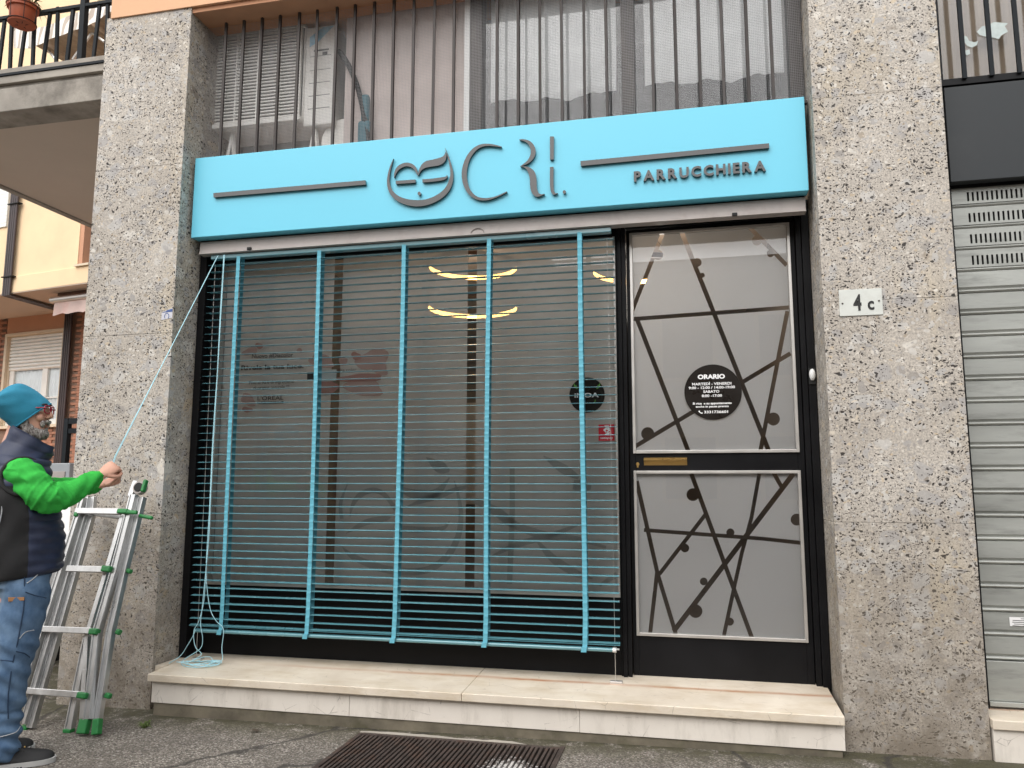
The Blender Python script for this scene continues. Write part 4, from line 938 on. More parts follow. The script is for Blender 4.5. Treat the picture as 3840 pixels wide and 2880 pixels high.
# folded striped awning standing on the balcony behind the railing
AY = 1.3
T = thing('striped_awning', (-5.2, AY, 4.5), 'brown and white striped awning with scalloped edge behind the balcony railing', 'awning')
top_ = [(170, 330), (330, 400), (450, 350), (620, 310), (800, 220), (1000, 140), (1200, 90), (1400, 40), (1460, 20)]
bot_ = [(170, 590), (330, 605), (440, 575), (600, 500), (860, 400), (1060, 335), (1210, 255), (1380, 140), (1460, 110)]
t_ = spline(top_, 5); b_ = spline(bot_, 5)
rings = [[tuple(PY(*c0(*p), AY+.02*math.sin(i*.9))), tuple(PY(*c0(q[0], q[1]+6*math.sin(i*1.1)), AY-.03+.03*math.sin(i*.9)))] for i, (p, q) in enumerate(zip(t_, b_))]
P(MB().loft(rings, False, False), 'valance', 'canvas_striped', T, True)
bl = [Vector(r[1]) for r in rings[10:]]
P(MB().loft([[tuple(p), tuple(p+Vector((.12, .55, -.02+.05*math.sin(i)))), tuple(p+Vector((.2, 1.2, .05*math.sin(i+1)-.10)))] for i, p in enumerate(bl)], False, False), 'canopy', 'canvas_tan', T, True)
for a, b in (((590, 610), (690, 740)), ((1150, 400), (905, 740)), ((1060, 340), (1300, 520))):
    P(MB().tube([PY(*c0(*a), AY+.06), PY(*c0(*b), AY+.06)], .013, 8), 'arm', 'aluminium', T, True)
# ------------------------------------------------------------------ rotated house across the courtyard
RZ = R_(-9.8665); BO = Vector((-10.937, 6.809, 0)); BU = Vector((math.cos(RZ), math.sin(RZ), 0)); BN = Vector((-math.sin(RZ), math.cos(RZ), 0))
def LOC(px, py, w):
    d = ray(px, py); t = ((BO-CAMP).dot(BN)+w)/d.dot(BN); q = CAMP+d*t; return ((q-BO).dot(BU), w, q.z)
def PL(mb, name, m, parent, smooth=False, **kw):
    o = P(mb, name, m, None, smooth, **kw); o.parent = parent; o.location = (0, 0, 0); return o
Hs = thing('courtyard_house', BO, 'cream and brick house across the courtyard behind the man', 'building', rz=RZ)
c5 = crop(0, 1150, 806/340.); c4 = crop(0, 600, 1051/380.)
PL(box(-6, -.857, .012, .3, -.3, 4.2).box(.633, 6, .012, .3, -.3, 4.2).box(-.857, .633, .012, .3, -.3, 2.2).box(-.857, .633, .012, .3, 3.88, 4.2), 'wall', 'mortar', Hs)
PL(box(-.855, .64, -.004, .012, 3.89, 4.2), 'lintel_band', 'pink', Hs)
PL(box(-6, 6, -1.6, .3, -.3, 1.30), 'base_wall', 'peach', Hs)
# bricks that show, one by one
bme = box(-.121, .121, -.006, .012, 0, .0425).mesh('brick', 'brick')
cnt = 0; row = 0; z = 1.40
while z < 4.14:
    off = .125 if row % 2 else 0
    for k in range(-6, 7):
        u = k*.25+off
        if u < -1.15 or u > 1.5: continue
        if -.97 < u < .75 and z > 2.16: continue
        if z < 2.16 and u < -.35: continue
        if .62 < u < .93: continue
        if cnt >= 300: continue
        o = bpy.data.objects.new('brick', bme); COL.objects.link(o); o.parent = Hs; o.location = (u+random.uniform(-.003, .003), random.uniform(-.003, .003), z); cnt += 1
    z += .0478; row += 1
far = MB(); z = 1.40; row = 0
while z < 4.14:
    off = .125 if row % 2 else 0
    for k in range(-24, 24):
        u = k*.25+off
        if -1.15 <= u <= 1.5: continue
        far.box(u-.119, u+.119, -.01, .012, z, z+.04)
    z += .0478; row += 1
PL(far, 'brick', 'brick', Hs, kind='stuff')
# window with half lowered shutter
W = obj('window', MB().box(-.857, -.80, -.03, .03, 2.24, 3.88).box(.60, .633, -.03, .03, 2.24, 3.88).box(-.80, .60, -.03, .03, 3.83, 3.88).box(-.80, -.77, .03, .25, 2.24, 3.83).box(.575, .60, .03, .25, 2.24, 3.83).box(-.77, .575, .03, .25, 3.80, 3.83).mesh('window', 'trim_cream'), None); W.parent = Hs
PL(box(-.88, .66, -.06, .25, 2.19, 2.238), 'sill', 'trim_cream', W)
mb = MB(); mb.box(-.77, -.66, .05, .10, 2.238, 3.25); mb.box(.50, .575, .05, .10, 2.238, 3.25); mb.box(.075, .20, .045, .10, 2.238, 3.25); mb.box(-.66, .50, .05, .10, 2.238, 2.33); mb.box(-.66, .50, .06, .09, 2.70, 2.72)
PL(mb, 'sash', 'shutter_white', W)
PL(MB().add([(-.66, .075, 2.33), (.50, .075, 2.33), (.50, .075, 3.25), (-.66, .075, 3.25)], [(0, 1, 2, 3)]), 'pane', 'glass', W)
mb = MB(); mb.loft([[(-.66+1.16*i/80, .10+.010*math.sin(i*.9), 2.3), (-.66+1.16*i/80, .10+.010*math.sin(i*.9), 3.3)] for i in range(81)], False, False); PL(mb, 'curtain', 'curtain_bright', W, True)
PL(box(-.77, .575, .28, .30, 2.2, 3.83), 'dark_room', 'room_dark', W)
sm_ = MB().loft([[(x, .055, .060), (x, .030, .052), (x, .020, .032), (x, .027, .012), (x, .055, 0), (x, .075, 0), (x, .075, .060)] for x in (-.765, .572)], True).mesh('shutter_slat', 'shutter_white', 50)
for i in range(10):
    o = bpy.data.objects.new('shutter_slat', sm_); COL.objects.link(o); o.parent = W; o.location = (0, 0, 3.215+.061*i)
# overhanging upper floor
PL(box(-6, 2.346, -1.2, .3, 4.44, 13), 'upper_floor', 'cream', Hs)
PL(box(-6, 2.65, -1.225, -.0, 4.18, 4.438), 'floor_band', 'cream', Hs, bevel=.006)
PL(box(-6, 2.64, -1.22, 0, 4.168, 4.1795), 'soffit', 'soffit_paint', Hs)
PL(box(2.35, 2.65, -1.26, -.9, 4.439, 4.47), 'window_sill', 'trim_cream', Hs)
PL(box(2.348, 2.43, -1.19, -.6, 4.47, 6), 'reveal', 'pink', Hs)
PL(box(2.44, 6, -.7, -.6, 4.44, 6), 'far_glass', 'anthracite', Hs)
W = obj('window', box(-1.5, .765, -1.202, -1.19, 5.28, 6.9).mesh('window2', 'trim_cream'), None); W.parent = Hs
sm2 = MB().box(-1.5, .70, -1.225, -1.203, 0, .058).mesh('shutter_slat', 'shutter_white')
for i in range(26):
    o = bpy.data.objects.new('shutter_slat', sm2); COL.objects.link(o); o.parent = W; o.location = (0, 0, 5.285+.061*i)
# bundles of brown downpipes
Dp = MB
for name, pts in (('down', None),):
    for k in range(4):
        du = .046*k
        pts = [(.838+du, -1.26, 7.4), (.838+du, -1.26, 4.135), (.70+du, -.07, 4.12), (.69+du, -.06, 1.32)]
        o = PL(MB().tube(pts, .021, 10), 'drain_pipe', 'downpipe', Hs, 50)
PL(box(.80, 1.05, -1.30, -1.22, 4.42, 4.435).box(.80, 1.05, -1.30, -1.22, 5.6, 5.615), 'pipe_clamp', 'black_rubber', Hs)
# rolled awning under the overhang
T = thing('rolled_awning', BO+BU*1.5-BN*.9, 'rolled up awning with pinkish scalloped valance next to the pillar edge', 'awning', rz=RZ)
wA = -.9
def tl(px, py): a = LOC(*c4(px, py), wA); return Vector((a[0]-1.5, 0, a[2]))
a, b = tl(635, 1350), tl(635, 1420); PL(box(a.x, a.x+2.2, -.06, .16, b.z, a.z), 'cassette', 'interior_wood', T, bevel=.01)
a = tl(595, 1472); PL(MB().tube([(a.x, -.10, a.z), (a.x+2.3, -.10, a.z)], .042, 12), 'roller', 'aluminium', T, 50)
a = tl(625, 1500); b = tl(625, 1620); rings = []
for i in range(50):
    x = a.x+2.2*i/49; rings.append([(x, -.10, a.z), (x, -.11+.02*math.sin(i*.7), b.z+.03*abs(math.sin(i*.42))-.02)])
mat('canvas_pink', (.55, .42, .38), .9, var=.15, vs=6, dirt=(.40, .20, .17), ds=3)
PL(MB().loft(rings, False, False), 'valance', 'canvas_pink', T, True)
# courtyard railing beside the pillar
wR = -2.2
T = thing('courtyard_railing', BO+BU*1.2+BN*wR, 'black metal railing on a pink wall between man and pillar', 'railing', rz=RZ)
def tr_(px, py): a = LOC(*c5(px, py), wR); return Vector((a[0]-1.2, 0, a[2]))
a, b = tr_(600, 995), tr_(575, 1512); x_ = (a.x+b.x)/2
PL(box(x_-.035, x_+.035, -.03, .03, b.z-.02, a.z), 'post', 'rail_black', T)
z1 = a.z; z2 = tr_(640, 1105).z; z0 = tr_(600, 1500).z
PL(box(x_+.035, x_+2.4, -.025, .025, z1-.07, z1), 'top_rail', 'rail_black', T); PL(box(x_+.035, x_+2.4, -.02, .02, z2-.03, z2+.03), 'mid_rail', 'rail_black', T); PL(box(x_+.035, x_+2.4, -.02, .02, z0-.03, z0+.02), 'low_rail', 'rail_black', T)
vb = box(-.026, .026, -.018, .018, 0, z2-z0-.055).mesh('upright', 'rail_black')
for i in range(9):
    o = bpy.data.objects.new('upright', vb); COL.objects.link(o); o.parent = T; o.location = (x_+.215+.21*i, 0, z0+.02)
PL(box(x_-.15, x_+2.6, -.12, .14, -.3, b.z-.02), 'low_wall', 'peach', T); PL(box(x_-.16, x_+2.6, -.15, .17, b.z-.02, b.z+.02), 'coping', 'concrete_pale', T)
wM = -2.5
T = thing('meter_cabinet', BO+BU*.7+BN*wM, 'grey metal meter cabinet beside the black courtyard railing', 'cabinet', rz=RZ)
def tm(px, py): a = LOC(*c5(px, py), wM); return Vector((a[0]-.7, 0, a[2]))
a, b = tm(440, 1392), tm(610, 1530)
PL(box(a.x, b.x, 0, .15, 0, a.z), 'cabinet', 'cabinet_grey', T, bevel=.01)
PL(box(a.x+.06, b.x-.06, -.012, -.002, a.z-.52, a.z-.10), 'door', 'grey_metal', T, bevel=.004)
# ------------------------------------------------------------------ parked car in the passage (only slivers show)
p = PN(226, 2482, (0, 0, gz(-6)), (0, 0, 1)); cx, cy = p.x, p.y
T = thing('parked_car', (cx-.75, cy+1.2, gz(-6)), 'white parked car in the passage partly hidden behind the ladder', 'car')
g0 = gz(-6)
prof = [(-.72, .30), (-.80, .55), (-.74, .78), (-.10, .92), (.55, 1.40), (1.3, 1.48), (2.3, 1.42), (2.85, 1.0), (3.02, .92), (3.05, .45), (2.98, .28)]
def carring(f, dx): return [(cx-.80+dx, cy+a, g0+.05+(b-.05)*(1 if f == 1 or b < .95 else 1)) for a, b in prof]
rings = []
for dx, s in ((-.80, .93), (-.74, .98), (-.55, 1.0), (.55, 1.0), (.74, .98), (.80, .93)):
    rings.append([(cx-.80+dx*(1-.16*max(0, (b-.92)/.55)), cy+1.15+(a-1.15)*s, g0+.28+(b-.28)*(.985 if abs(dx) > .7 else 1)) for a, b in prof])
P(MB().loft(rings, True), 'body', 'car_white', T, 35)
for sx in (-1, 1):
    mb = MB(); X = cx-.80+sx*.715
    mb.add([(X+sx*.028, cy+.25, g0+.98), (X+sx*.028, cy+2.3, g0+.98), (X-sx*.032, cy+2.0, g0+1.33), (X-sx*.03, cy+.66, g0+1.33)], [(0, 1, 2, 3)]); P(mb, 'side_window', 'sticker_dark', T)
    for yy in (cy, cy+2.35):
        Wl = P(MB().lathe([(.001, -.10), (.26, -.10), (.315, -.07), (.315, .07), (.26, .10), (.001, .10)], (cx-.80+sx*.70, yy, g0+.315), 28, 'X'), 'wheel', 'tyre', T, 40)
        P(MB().lathe([(.001, .103*sx), (.19, .104*sx), (.2, .09*sx)], (cx-.80+sx*.70, yy, g0+.315), 20, 'X'), 'rim', 'aluminium', Wl, 40)
    P(box(cx-.80+sx*.5-.14, cx-.80+sx*.5+.14, cy-.805, cy-.76, g0+.60, g0+.72), 'headlight', 'enamel', T, bevel=.02)
# ------------------------------------------------------------------ houses across the street, seen only as reflections
for i, (x0, x1, h_, m_, lab) in enumerate(((-32, -4.2, 8.0, 'far_plaster', 'tan plastered house across the street with brown window frames'), (-4.1, 26, 7.0, 'far_plaster_pale', 'pale plastered house across the street with wide shutters'))):
    T = thing('street_house', ((x0+x1)/2, -17, -.15), lab, 'building')
    P(box(x0, x1, -20, -16, -.3, h_), 'wall', m_, T)
    P(box(x0-.2, x1+.2, -20.2, -15.6, h_, h_+.25), 'roof', 'concrete', T)
    x = max(x0, -16)+1.0
    while x < min(x1, 14)-1.6:
        for z in (.9, 4.1, 7.0):
            if z+1.7 > h_: continue
            f_ = P(box(x-.1, x+1.4, -16.0, -15.93, z-.1, z+1.7), 'window', 'trim_cream' if i else 'interior_wood', T); P(box(x, x+1.3, -15.93, -15.9, z, z+1.6), 'pane', 'sticker_dark', f_)
        x += 2.5
# ------------------------------------------------------------------ folded aluminium ladder
T = thing('folding_ladder', (-3.4, -.45, gz(-3.4)), 'folded aluminium ladder with green feet leaning beside the left pillar', 'ladder')
za = gz(-3.4)
LP, LN = Vector((0, -.53, za)), Vector((0, -(1.24-za), .40)).normalized()      # plane of the front frame, leaning towards the pillar
LB = LP+Vector((0, .075, 0))
def lf(px, py, back=0.0): return PN(px, py, LP+Vector((0, back, 0)), LN)
cA = crop(300, 1750, 1659/400.); cB = crop(0, 2350, 2191/700.)
up = -LN if LN.y > 0 else LN     # faces the camera
def rail(name, pts, wd, dp, parent, m='ladder_alu', groove=True):
    """open channel rail: web with two raised lips"""
    o = None
    mb = MB()
    for a, b in zip(pts[:-1], pts[1:]):
        mb.bar(a, b, wd, dp, up)
        d = (b-a).normalized(); sx = d.cross(up).normalized()
        if groove:
            for s in (-1, 1): mb.bar(a+sx*(s*(wd/2-.004))+up*(dp/2+.003), b+sx*(s*(wd/2-.004))+up*(dp/2+.003), .008, .006, up)
    return P(mb, name, m, parent, bevel=.0015)
# right side: two side by side stiles (front and rear frame), kinked where the outer section starts
rail('stile', [lf(*cA(850, 440)), lf(*cA(770, 760)), lf(*cA(545, 1640)), lf(*cB(1205-55, 60)), lf(*cB(1040, 1090))], .042, .034, T)
rail('stile', [lf(*cA(975, 480), .03), lf(*cA(905, 770), .03), lf(*cA(690, 1640), .03), lf(*cB(1305, 60), .03), lf(*cB(1150, 1085), .03)], .040, .032, T)
rail('inner_stile', [lf(*cA(660, 790), .02), lf(*cA(455, 1500), .02), lf(*cB(1020, 120), .02), lf(*cB(1005, 500), .02), lf(*cB(970, 1080), .02)], .028, .022, T, groove=False)
rail('inner_stile', [lf(*cB(1040, 110), .05), lf(*cB(805, 1270), .05)], .044, .028, T)
# left side
rail('stile', [lf(*cA(60, 480), .0), lf(295, 1935, .0), lf(68, 2655, .0)], .034, .030, T)
rail('stile', [lf(*cA(120, 480), .03), lf(318, 1935, .03), lf(92, 2715, .03)], .036, .030, T)
rail('inner_stile', [lf(*cA(205, 480), .05), lf(345, 1935, .05), lf(118, 2730, .05)], .038, .028, T)
# rungs with green sockets
for y0, x0, y1, x1, w_ in ((690, -60, 700, 640, .036), (1590, -60, 1600, 390, .036)):
    a, b = lf(*cA(x0, y0), -.02), lf(*cA(x1, y1), -.02); a = a+(a-b).normalized()*.06 if y0 > 1000 else a
    P(MB().bar(a, b, w_, .028, up), 'rung', 'ladder_alu', T, bevel=.003)
for (xa_, ya_), (xb_, yb_) in (((430, 25), (1080, 50)), ((240, 745), (960, 800))):
    P(MB().bar(lf(*cB(xa_, ya_), -.02), lf(*cB(xb_, yb_), -.02), .034, .028, up), 'rung', 'ladder_alu', T, bevel=.003)
P(MB().bar(lf(*cA(-60, 690), .06), lf(*cA(700, 790), .06), .03, .025, up), 'rung', 'ladder_alu', T, bevel=.003)
def green(pts, wd, th, name='socket'): return P(MB().bar(pts[0], pts[1], wd, th, up), name, 'green_plastic', T, bevel=.008, bseg=3)
green([lf(*cA(600, 695), -.025), lf(*cA(760, 700), -.03)], .030, .04); green([lf(*cA(735, 705), -.045), lf(*cA(890, 715), -.045)], .024, .024, 'lock_lever')
green([lf(*cA(920, 760), -.01), lf(*cA(1130, 800), -.01)], .022, .024, 'lock_lever')
green([lf(*cA(355, 1585), -.022), lf(*cA(495, 1600), -.022)], .036, .04); green([lf(*cA(735, 1610), .03), lf(*cA(800, 1640), .03)], .026, .03)
green([lf(*cB(1060, 55), -.022), lf(*cB(1160, 60), -.022)], .034, .04); green([lf(*cB(1370, 50), .03), lf(*cB(1415, 75), .03)], .03, .03)
green([lf(*cB(920, 800), -.022), lf(*cB(1030, 815), -.022)], .034, .04); green([lf(*cB(1240, 800), .03), lf(*cB(1300, 820), .03)], .03, .03)
green([lf(*cA(-80, 740), -.02), lf(*cA(-20, 740), -.02)], .03, .03)
# feet
def foot(p0, p1, wd):
    a, b = lf(*cB(*p0)), lf(*cB(*p1)); b.z = max(b.z, gz(b.x)+.012)
    mb = MB().bar(a, b, wd, .042, up); return P(mb, 'foot', 'green_plastic', T, bevel=.006, bseg=3)
foot((1010, 1085), (965, 1290), .056); foot((1150, 1080), (1130, 1285), .040)
a = lf(*cB(805, 1262), .05); P(box(a.x-.025, a.x+.025, a.y-.02, a.y+.02, gz(a.x), gz(a.x)+.02), 'foot', 'green_plastic', T, bevel=.004)
a = lf(*cB(290, 1215), .05); P(box(a.x-.025, a.x+.025, a.y-.02, a.y+.02, gz(a.x), gz(a.x)+.02), 'foot', 'green_plastic', T, bevel=.004)
# hinge with green knob
hc_ = lf(*cA(935, 330), .0)
def hdisc(c, r, t0, t1, n=28):
    sx = Vector((1, 0, 0)); sy = sx.cross(up).normalized()
    rings = [[c+up*t+sx*(rr*math.cos(2*math.pi*k/n))+sy*(rr*math.sin(2*math.pi*k/n)) for k in range(n)] for rr, t in ((.001, t0), (r, t0), (r, t1), (.001, t1))]
    return MB().loft(rings, True)
Hg = P(hdisc(hc_, .040, -.02, .016), 'hinge', 'grey_metal', T, 40)
P(hdisc(hc_, .028, .0161, .022), 'hinge_disc', 'black_rubber', Hg, 40)
P(MB().bar(lf(*cA(975, 395), -.05), lf(*cA(1030, 205), -.05), .022, .03, up), 'hinge_knob', 'green_plastic', Hg, bevel=.007, bseg=3)
P(MB().bar(lf(*cA(790, 470), .0), lf(*cA(880, 225), .0), .034, .03, up), 'hinge_arm', 'ladder_alu', Hg, bevel=.003)
# ------------------------------------------------------------------ the man
mat('skin', (.62, .34, .245), .55, var=.08, vs=30, bump=.1, bs=150); mat('fleece', (.05, .43, .07), .95, var=.08, vs=14, bump=.6, bs=260, spec=.05)
mat('vest_navy', (.018, .026, .060), .55, var=.12, vs=14, bump=.15, bs=120); mat('vest_black', (.011, .011, .012), .8, var=.15, vs=10, bump=.2, bs=200)
mat('hat_blue', (.025, .22, .34), .95, var=.10, vs=7, bump=.35, bs=260); mat('shoe_black', (.014, .014, .015), .7, var=.2, vs=20, bump=.2, bs=200)
mat('sole_grey', (.42, .42, .41), .8, var=.1); mat('frame_red', (.30, .010, .03), .25); mat('eye_white', (.75, .72, .70), .3); mat('lip', (.36, .15, .12), .5)
mat('thread', (.38, .40, .42), .8); mat('tan_patch', (.38, .19, .08), .8, var=.1)
m, nt_, b_ = newmat('denim'); v_ = pos(nt_)
cc = mixc(nt_, ramp(nt_, noise(nt_, v_, 9, 6, .65), [(.35, (0,)*3), (.68, (1,)*3)]).outputs[0], (.045, .095, .18), (.12, .20, .31))
cc = mixc(nt_, ramp(nt_, noise(nt_, pos(nt_, (1, 1, .35)), 5, 4), [(.55, (0,)*3), (.75, (.6,)*3)]).outputs[0], cc, (.24, .33, .43))
nt_.links.new(cc, b_.inputs['Base Color']); b_.inputs['Roughness'].default_value = .9; bumpn(nt_, b_, noise(nt_, v_, 300, 2), .3, .002)
m, nt_, b_ = newmat('beard'); v_ = pos(nt_, (1, 1, .5))
cc = mixc(nt_, ramp(nt_, noise(nt_, v_, 120, 3, .7), [(.38, (0,)*3), (.62, (1,)*3)]).outputs[0], (.10, .08, .07), (.52, .49, .455))
nt_.links.new(cc, b_.inputs['Base Color']); b_.inputs['Roughness'].default_value = .8; bumpn(nt_, b_, noise(nt_, v_, 160, 3), .8, .004)
MY = 0.0
_fp = PN(100, 2866, (0, 0, gz(-3.2)), (0, 0, 1))          # where the near foot stands
_v = Vector((_fp.x-CAMP.x, _fp.y-CAMP.y, 0)).normalized()
EX, EY = Vector((-_v.y, _v.x, 0))*-1, _v                    # he stands side-on to the line of sight
M0 = Vector((_fp.x, _fp.y, 0))+EY*.10-EX*.06
MR = math.atan2(EX.y, EX.x)
def toL(p): q = Vector(p)-M0; return Vector((q.dot(EX), q.dot(EY), q.z))
def toW(p): return M0+EX*p[0]+EY*p[1]+Vector((0, 0, p[2]))
CL = toL(CAMP)
def rayL(d): return Vector((d.dot(EX), d.dot(EY), d.z))
def hitL(d, ly): d = rayL(d); return CL+d*((ly-CL.y)/d.y)
def V(X, Y, z): return hitL(Vector((X, Y-.85, z))-CAMP, Y)   # measured first on the plane Y = -.85
def MPo(px, py, Y): return hitL(ray(px, py), Y)
def MP(px, py, Y=0.0): return MPo(*cm(px, py), Y)
mat('brow_dark', (.05, .038, .03), .8)
man = thing('person', M0+Vector((0, 0, 0)), 'man in blue beanie, navy vest and green sweater pulling the blind cord', 'person', rz=MR)
gm = gz(-3.4)
cm = crop(0, 1380, 1498/560.)
def ol(name, me, parent):
    o = bpy.data.objects.new(name, me); COL.objects.link(o); o.parent = parent; return o
HC = Vector((-.057, 0, 1.581)); hyaw = R_(-20); fx = Vector((math.cos(hyaw), math.sin(hyaw), 0)); fy = Vector((-math.sin(hyaw), math.cos(hyaw), 0)); fz = Vector((0, 0, 1))
def H(x, y, z): return HC+fx*x+fy*y+fz*z
def ell(c, ax, ay, n=24, e=1.0): return [c+ax*math.cos(2*math.pi*k/n)+ay*math.sin(2*math.pi*k/n) for k in range(n)]
def seg(mb, pts, n=16):
    """limb: (point, radius) list, smooth tube with round ends"""
    q = spline([(*p, r) for p, r in pts], 4); P_ = [Vector(t[:3]) for t in q]; rs = [t[3] for t in q]
    d0 = (P_[0]-P_[1]).normalized(); d1 = (P_[-1]-P_[-2]).normalized()
    P_ = [P_[0]+d0*rs[0]*.8]+P_+[P_[-1]+d1*rs[-1]*.8]; rs = [rs[0]*.4]+rs+[rs[-1]*.4]
    mb.tube(P_, rs, n)
# joints
shR, elR, wrR = Vector((-.074, -.182, 1.28)), MP(520, 1345, -.22), MP(985, 1090, -.08)
shL = Vector((-.08, .182, 1.28)); elL = Vector((elR.x-.04, .20, elR.z+.06)); wrL = MP(1000, 1175, .03)
hipR, knR, anR = Vector((-.03, -.10, .80)), Vector((-.045, -.11, .34)), Vector((-.05, -.105, -.04))
hipL, knL, anL = Vector((-.05, .10, .80)), Vector((-.10, .115, .34)), Vector((-.15, .115, -.04))
skin = MB()
hs_ = [(-.128, .066, .012, .026), (-.112, .086, -.018, .044), (-.09, .092, -.048, .056), (-.06, .090, -.07, .065), (-.03, .089, -.084, .070), (0, .088, -.094, .074), (.03, .091, -.10, .076), (.06, .083, -.10, .074), (.09, .050, -.092, .062), (.112, .0, -.075, .042), (.122, -.03, -.05, .015)]
skin.loft([[H((a+b)/2+(a-b)/2*math.cos(t)*(1 if math.cos(t) < 0 else 1), wy*math.sin(t)*(1-.22*max(0, math.cos(t))**2), z) for t in [2*math.pi*k/24 for k in range(24)]] for z, a, b, wy in hs_], True)
# nose, brow, lips, cheeks, ears, neck
skin.loft([[H(x, wy*math.cos(t), z+hh*math.sin(t)) for t in [2*math.pi*k/10 for k in range(10)]] for x, z, wy, hh in ((.078, .018, .014, .026), (.092, .012, .013, .026), (.104, -.002, .015, .022), (.115, -.014, .017, .015), (.119, -.016, .011, .010))], True)
for s in (-1, 1):
    skin.sphere(tuple(H(.098, s*.014, -.021)), .010, 10, 6); skin.sphere(tuple(H(.067, s*.036, -.024)), .023, 12, 8)
    skin.sphere(tuple(H(.070, s*.030, .042)), .019, 12, 8, (1, 1, .55)); skin.sphere(tuple(H(-.012, s*.077, -.002)), .026, 12, 8, (.8, .35, 1.15))
skin.sphere(tuple(H(.072, 0, -.105)), .026, 12, 8)
skin.loft([ell(H(-.03, 0, z)+Vector((dx, 0, 0)), fx*r, fy*r*.95, 20) for z, r, dx in ((-.05, .055, 0), (-.12, .058, -.012), (-.17, .062, -.022), (-.24, .085, -.03))], True)
# trunk, arms, legs under the clothes
skin.loft([ell(Vector((x, 0, z)), Vector((rx, 0, 0)), Vector((0, ry, 0)), 20) for x, z, rx, ry in ((-.05, .74, .11, .15), (-.06, .95, .11, .15), (-.075, 1.15, .115, .17), (-.09, 1.30, .10, .18), (-.095, 1.38, .075, .12), (-.095, 1.42, .06, .07))], True)
seg(skin, [(shR, .042), ((shR+elR)/2, .048), (elR, .042), ((elR+wrR)/2, .038), (wrR, .027)])
seg(skin, [(shL, .042), ((shL+elL)/2, .048), (elL, .042), ((elL+wrL)/2, .038), (wrL, .027)])
for hp, kn, an in ((hipR, knR, anR), (hipL, knL, anL)):
    seg(skin, [(hp, .085), ((hp+kn)/2, .072), (kn, .052), ((kn+an)/2+Vector((-.015, 0, .04)), .05), (an, .034), (an+Vector((0, 0, -.05)), .030)])
    seg(skin, [(an+Vector((-.03, 0, -.075)), .024), (an+Vector((.05, 0, -.085)), .020), (an+Vector((.14, 0, -.093)), .014)])
def hand(mb, wr, d, back, curls, flip=1):
    """palm with five separate fingers; d = forearm direction, back = normal of the back of the hand"""
    d = d.normalized(); back = (back-d*back.dot(d)).normalized(); side = d.cross(back).normalized()*flip
    pc_ = wr+d*.045
    mb.loft([ell(wr+d*t+back*o, side*wd, back*th, 16) for t, wd, th, o in ((-.02, .024, .018, 0), (.012, .028, .019, 0), (.045, .038, .018, .002), (.080, .040, .0155, .003), (.094, .034, .010, 0))], True)
    for i, (off, ln, r) in enumerate(((-.028, .070, .0088), (-.0095, .080, .0092), (.0095, .075, .0090), (.027, .060, .0080))):
        p = wr+d*(.084-abs(off)*.25)+side*off; dirn = d.copy(); seq = [p-d*.03, p]; ang = 0
        for j, fr_ in enumerate((.46, .30, .24)):
            ang += curls[i][j]; dr = d*math.cos(ang)-back*math.sin(ang); p = p+dr*(ln*fr_); seq.append(p)
        q = spline([tuple(s) for s in seq], 4); mb.tube(q, [r*(1.06-.25*k/len(q)) for k in range(len(q))], 10)
    p = wr+d*.028-side*.026; q = [p, p+d*.022-side*.020-back*.012, p+d*.048-side*.024-back*.026, p+d*.068-side*.012-back*.034]
    q = spline([tuple(s) for s in q], 4); mb.tube(q, [.0125-.0038*k/len(q) for k in range(len(q))], 10)
dR = (MP(1165, 975, -.06)-wrR); hand(skin, wrR+dR.normalized()*.012, dR, Vector((.10, -.75, .62)), [(.85, 1.3, .9), (.95, 1.35, .9), (1.05, 1.4, .9), (1.15, 1.4, .9)], -1)
dL = (MP(1120, 1135, .02)-wrL); hand(skin, wrL+dL.normalized()*.012, dL, Vector((.2, .5, -.8)), [(.9, 1.3, .9), (1.0, 1.3, .9), (1.1, 1.4, .9), (1.15, 1.4, .9)], 1)
P_sk = remesh(skin, .0033, 2, 'body', 'skin'); ol('body', P_sk, man)
# beard and moustache with short hair strands
bd = MB()
for s in (-1, 1):
    for x, y, z, r, sc in ((.010, .062, -.055, .024, (1, .55, 1.5)), (.026, .054, -.084, .028, (1, .6, 1.1)), (.050, .040, -.103, .028, (1, .75, 1)), (.070, .020, -.110, .029, (1, 1, 1)), (.004, .067, -.025, .020, (1, .45, 1.5)), (.098, .014, -.046, .0125, (.8, 1.6, .8)), (.084, .032, -.058, .013, (.9, 1, 1.5))):
        q = H(x, s*y, z); bd.sphere(tuple(q), r, 12, 8, sc)
bd.sphere(tuple(H(.078, 0, -.111)), .027, 12, 8, (1, 1.2, .9)); bd.sphere(tuple(H(.052, 0, -.124)), .029, 12, 8, (1.1, 1.2, .7)); bd.sphere(tuple(H(.085, 0, -.086)), .014, 10, 6)
hn = lambda co, n: .0025*math.sin(co.x*900+co.z*500)*math.cos(co.y*800+co.z*300)
bm_ = remesh(bd, .0035, 2, 'beard', 'beard', hn); BE = ol('beard', bm_, man)
st = MB(); vv = [(v.co.copy(), v.normal.copy()) for v in bm_.vertices]; random.shuffle(vv)
for co_, n_ in vv[:1500]:
    l = random.uniform(.004, .011); d = (n_*.8+Vector((random.uniform(-.3, .3), random.uniform(-.3, .3), -.75))).normalized(); sd = d.cross(n_+Vector((.01, .02, 0))).normalized()*.0007
    st.add([co_-sd, co_+sd, co_+d*l], [(0, 1, 2)])
PL(st, 'beard_hair', 'beard', BE, kind='stuff')
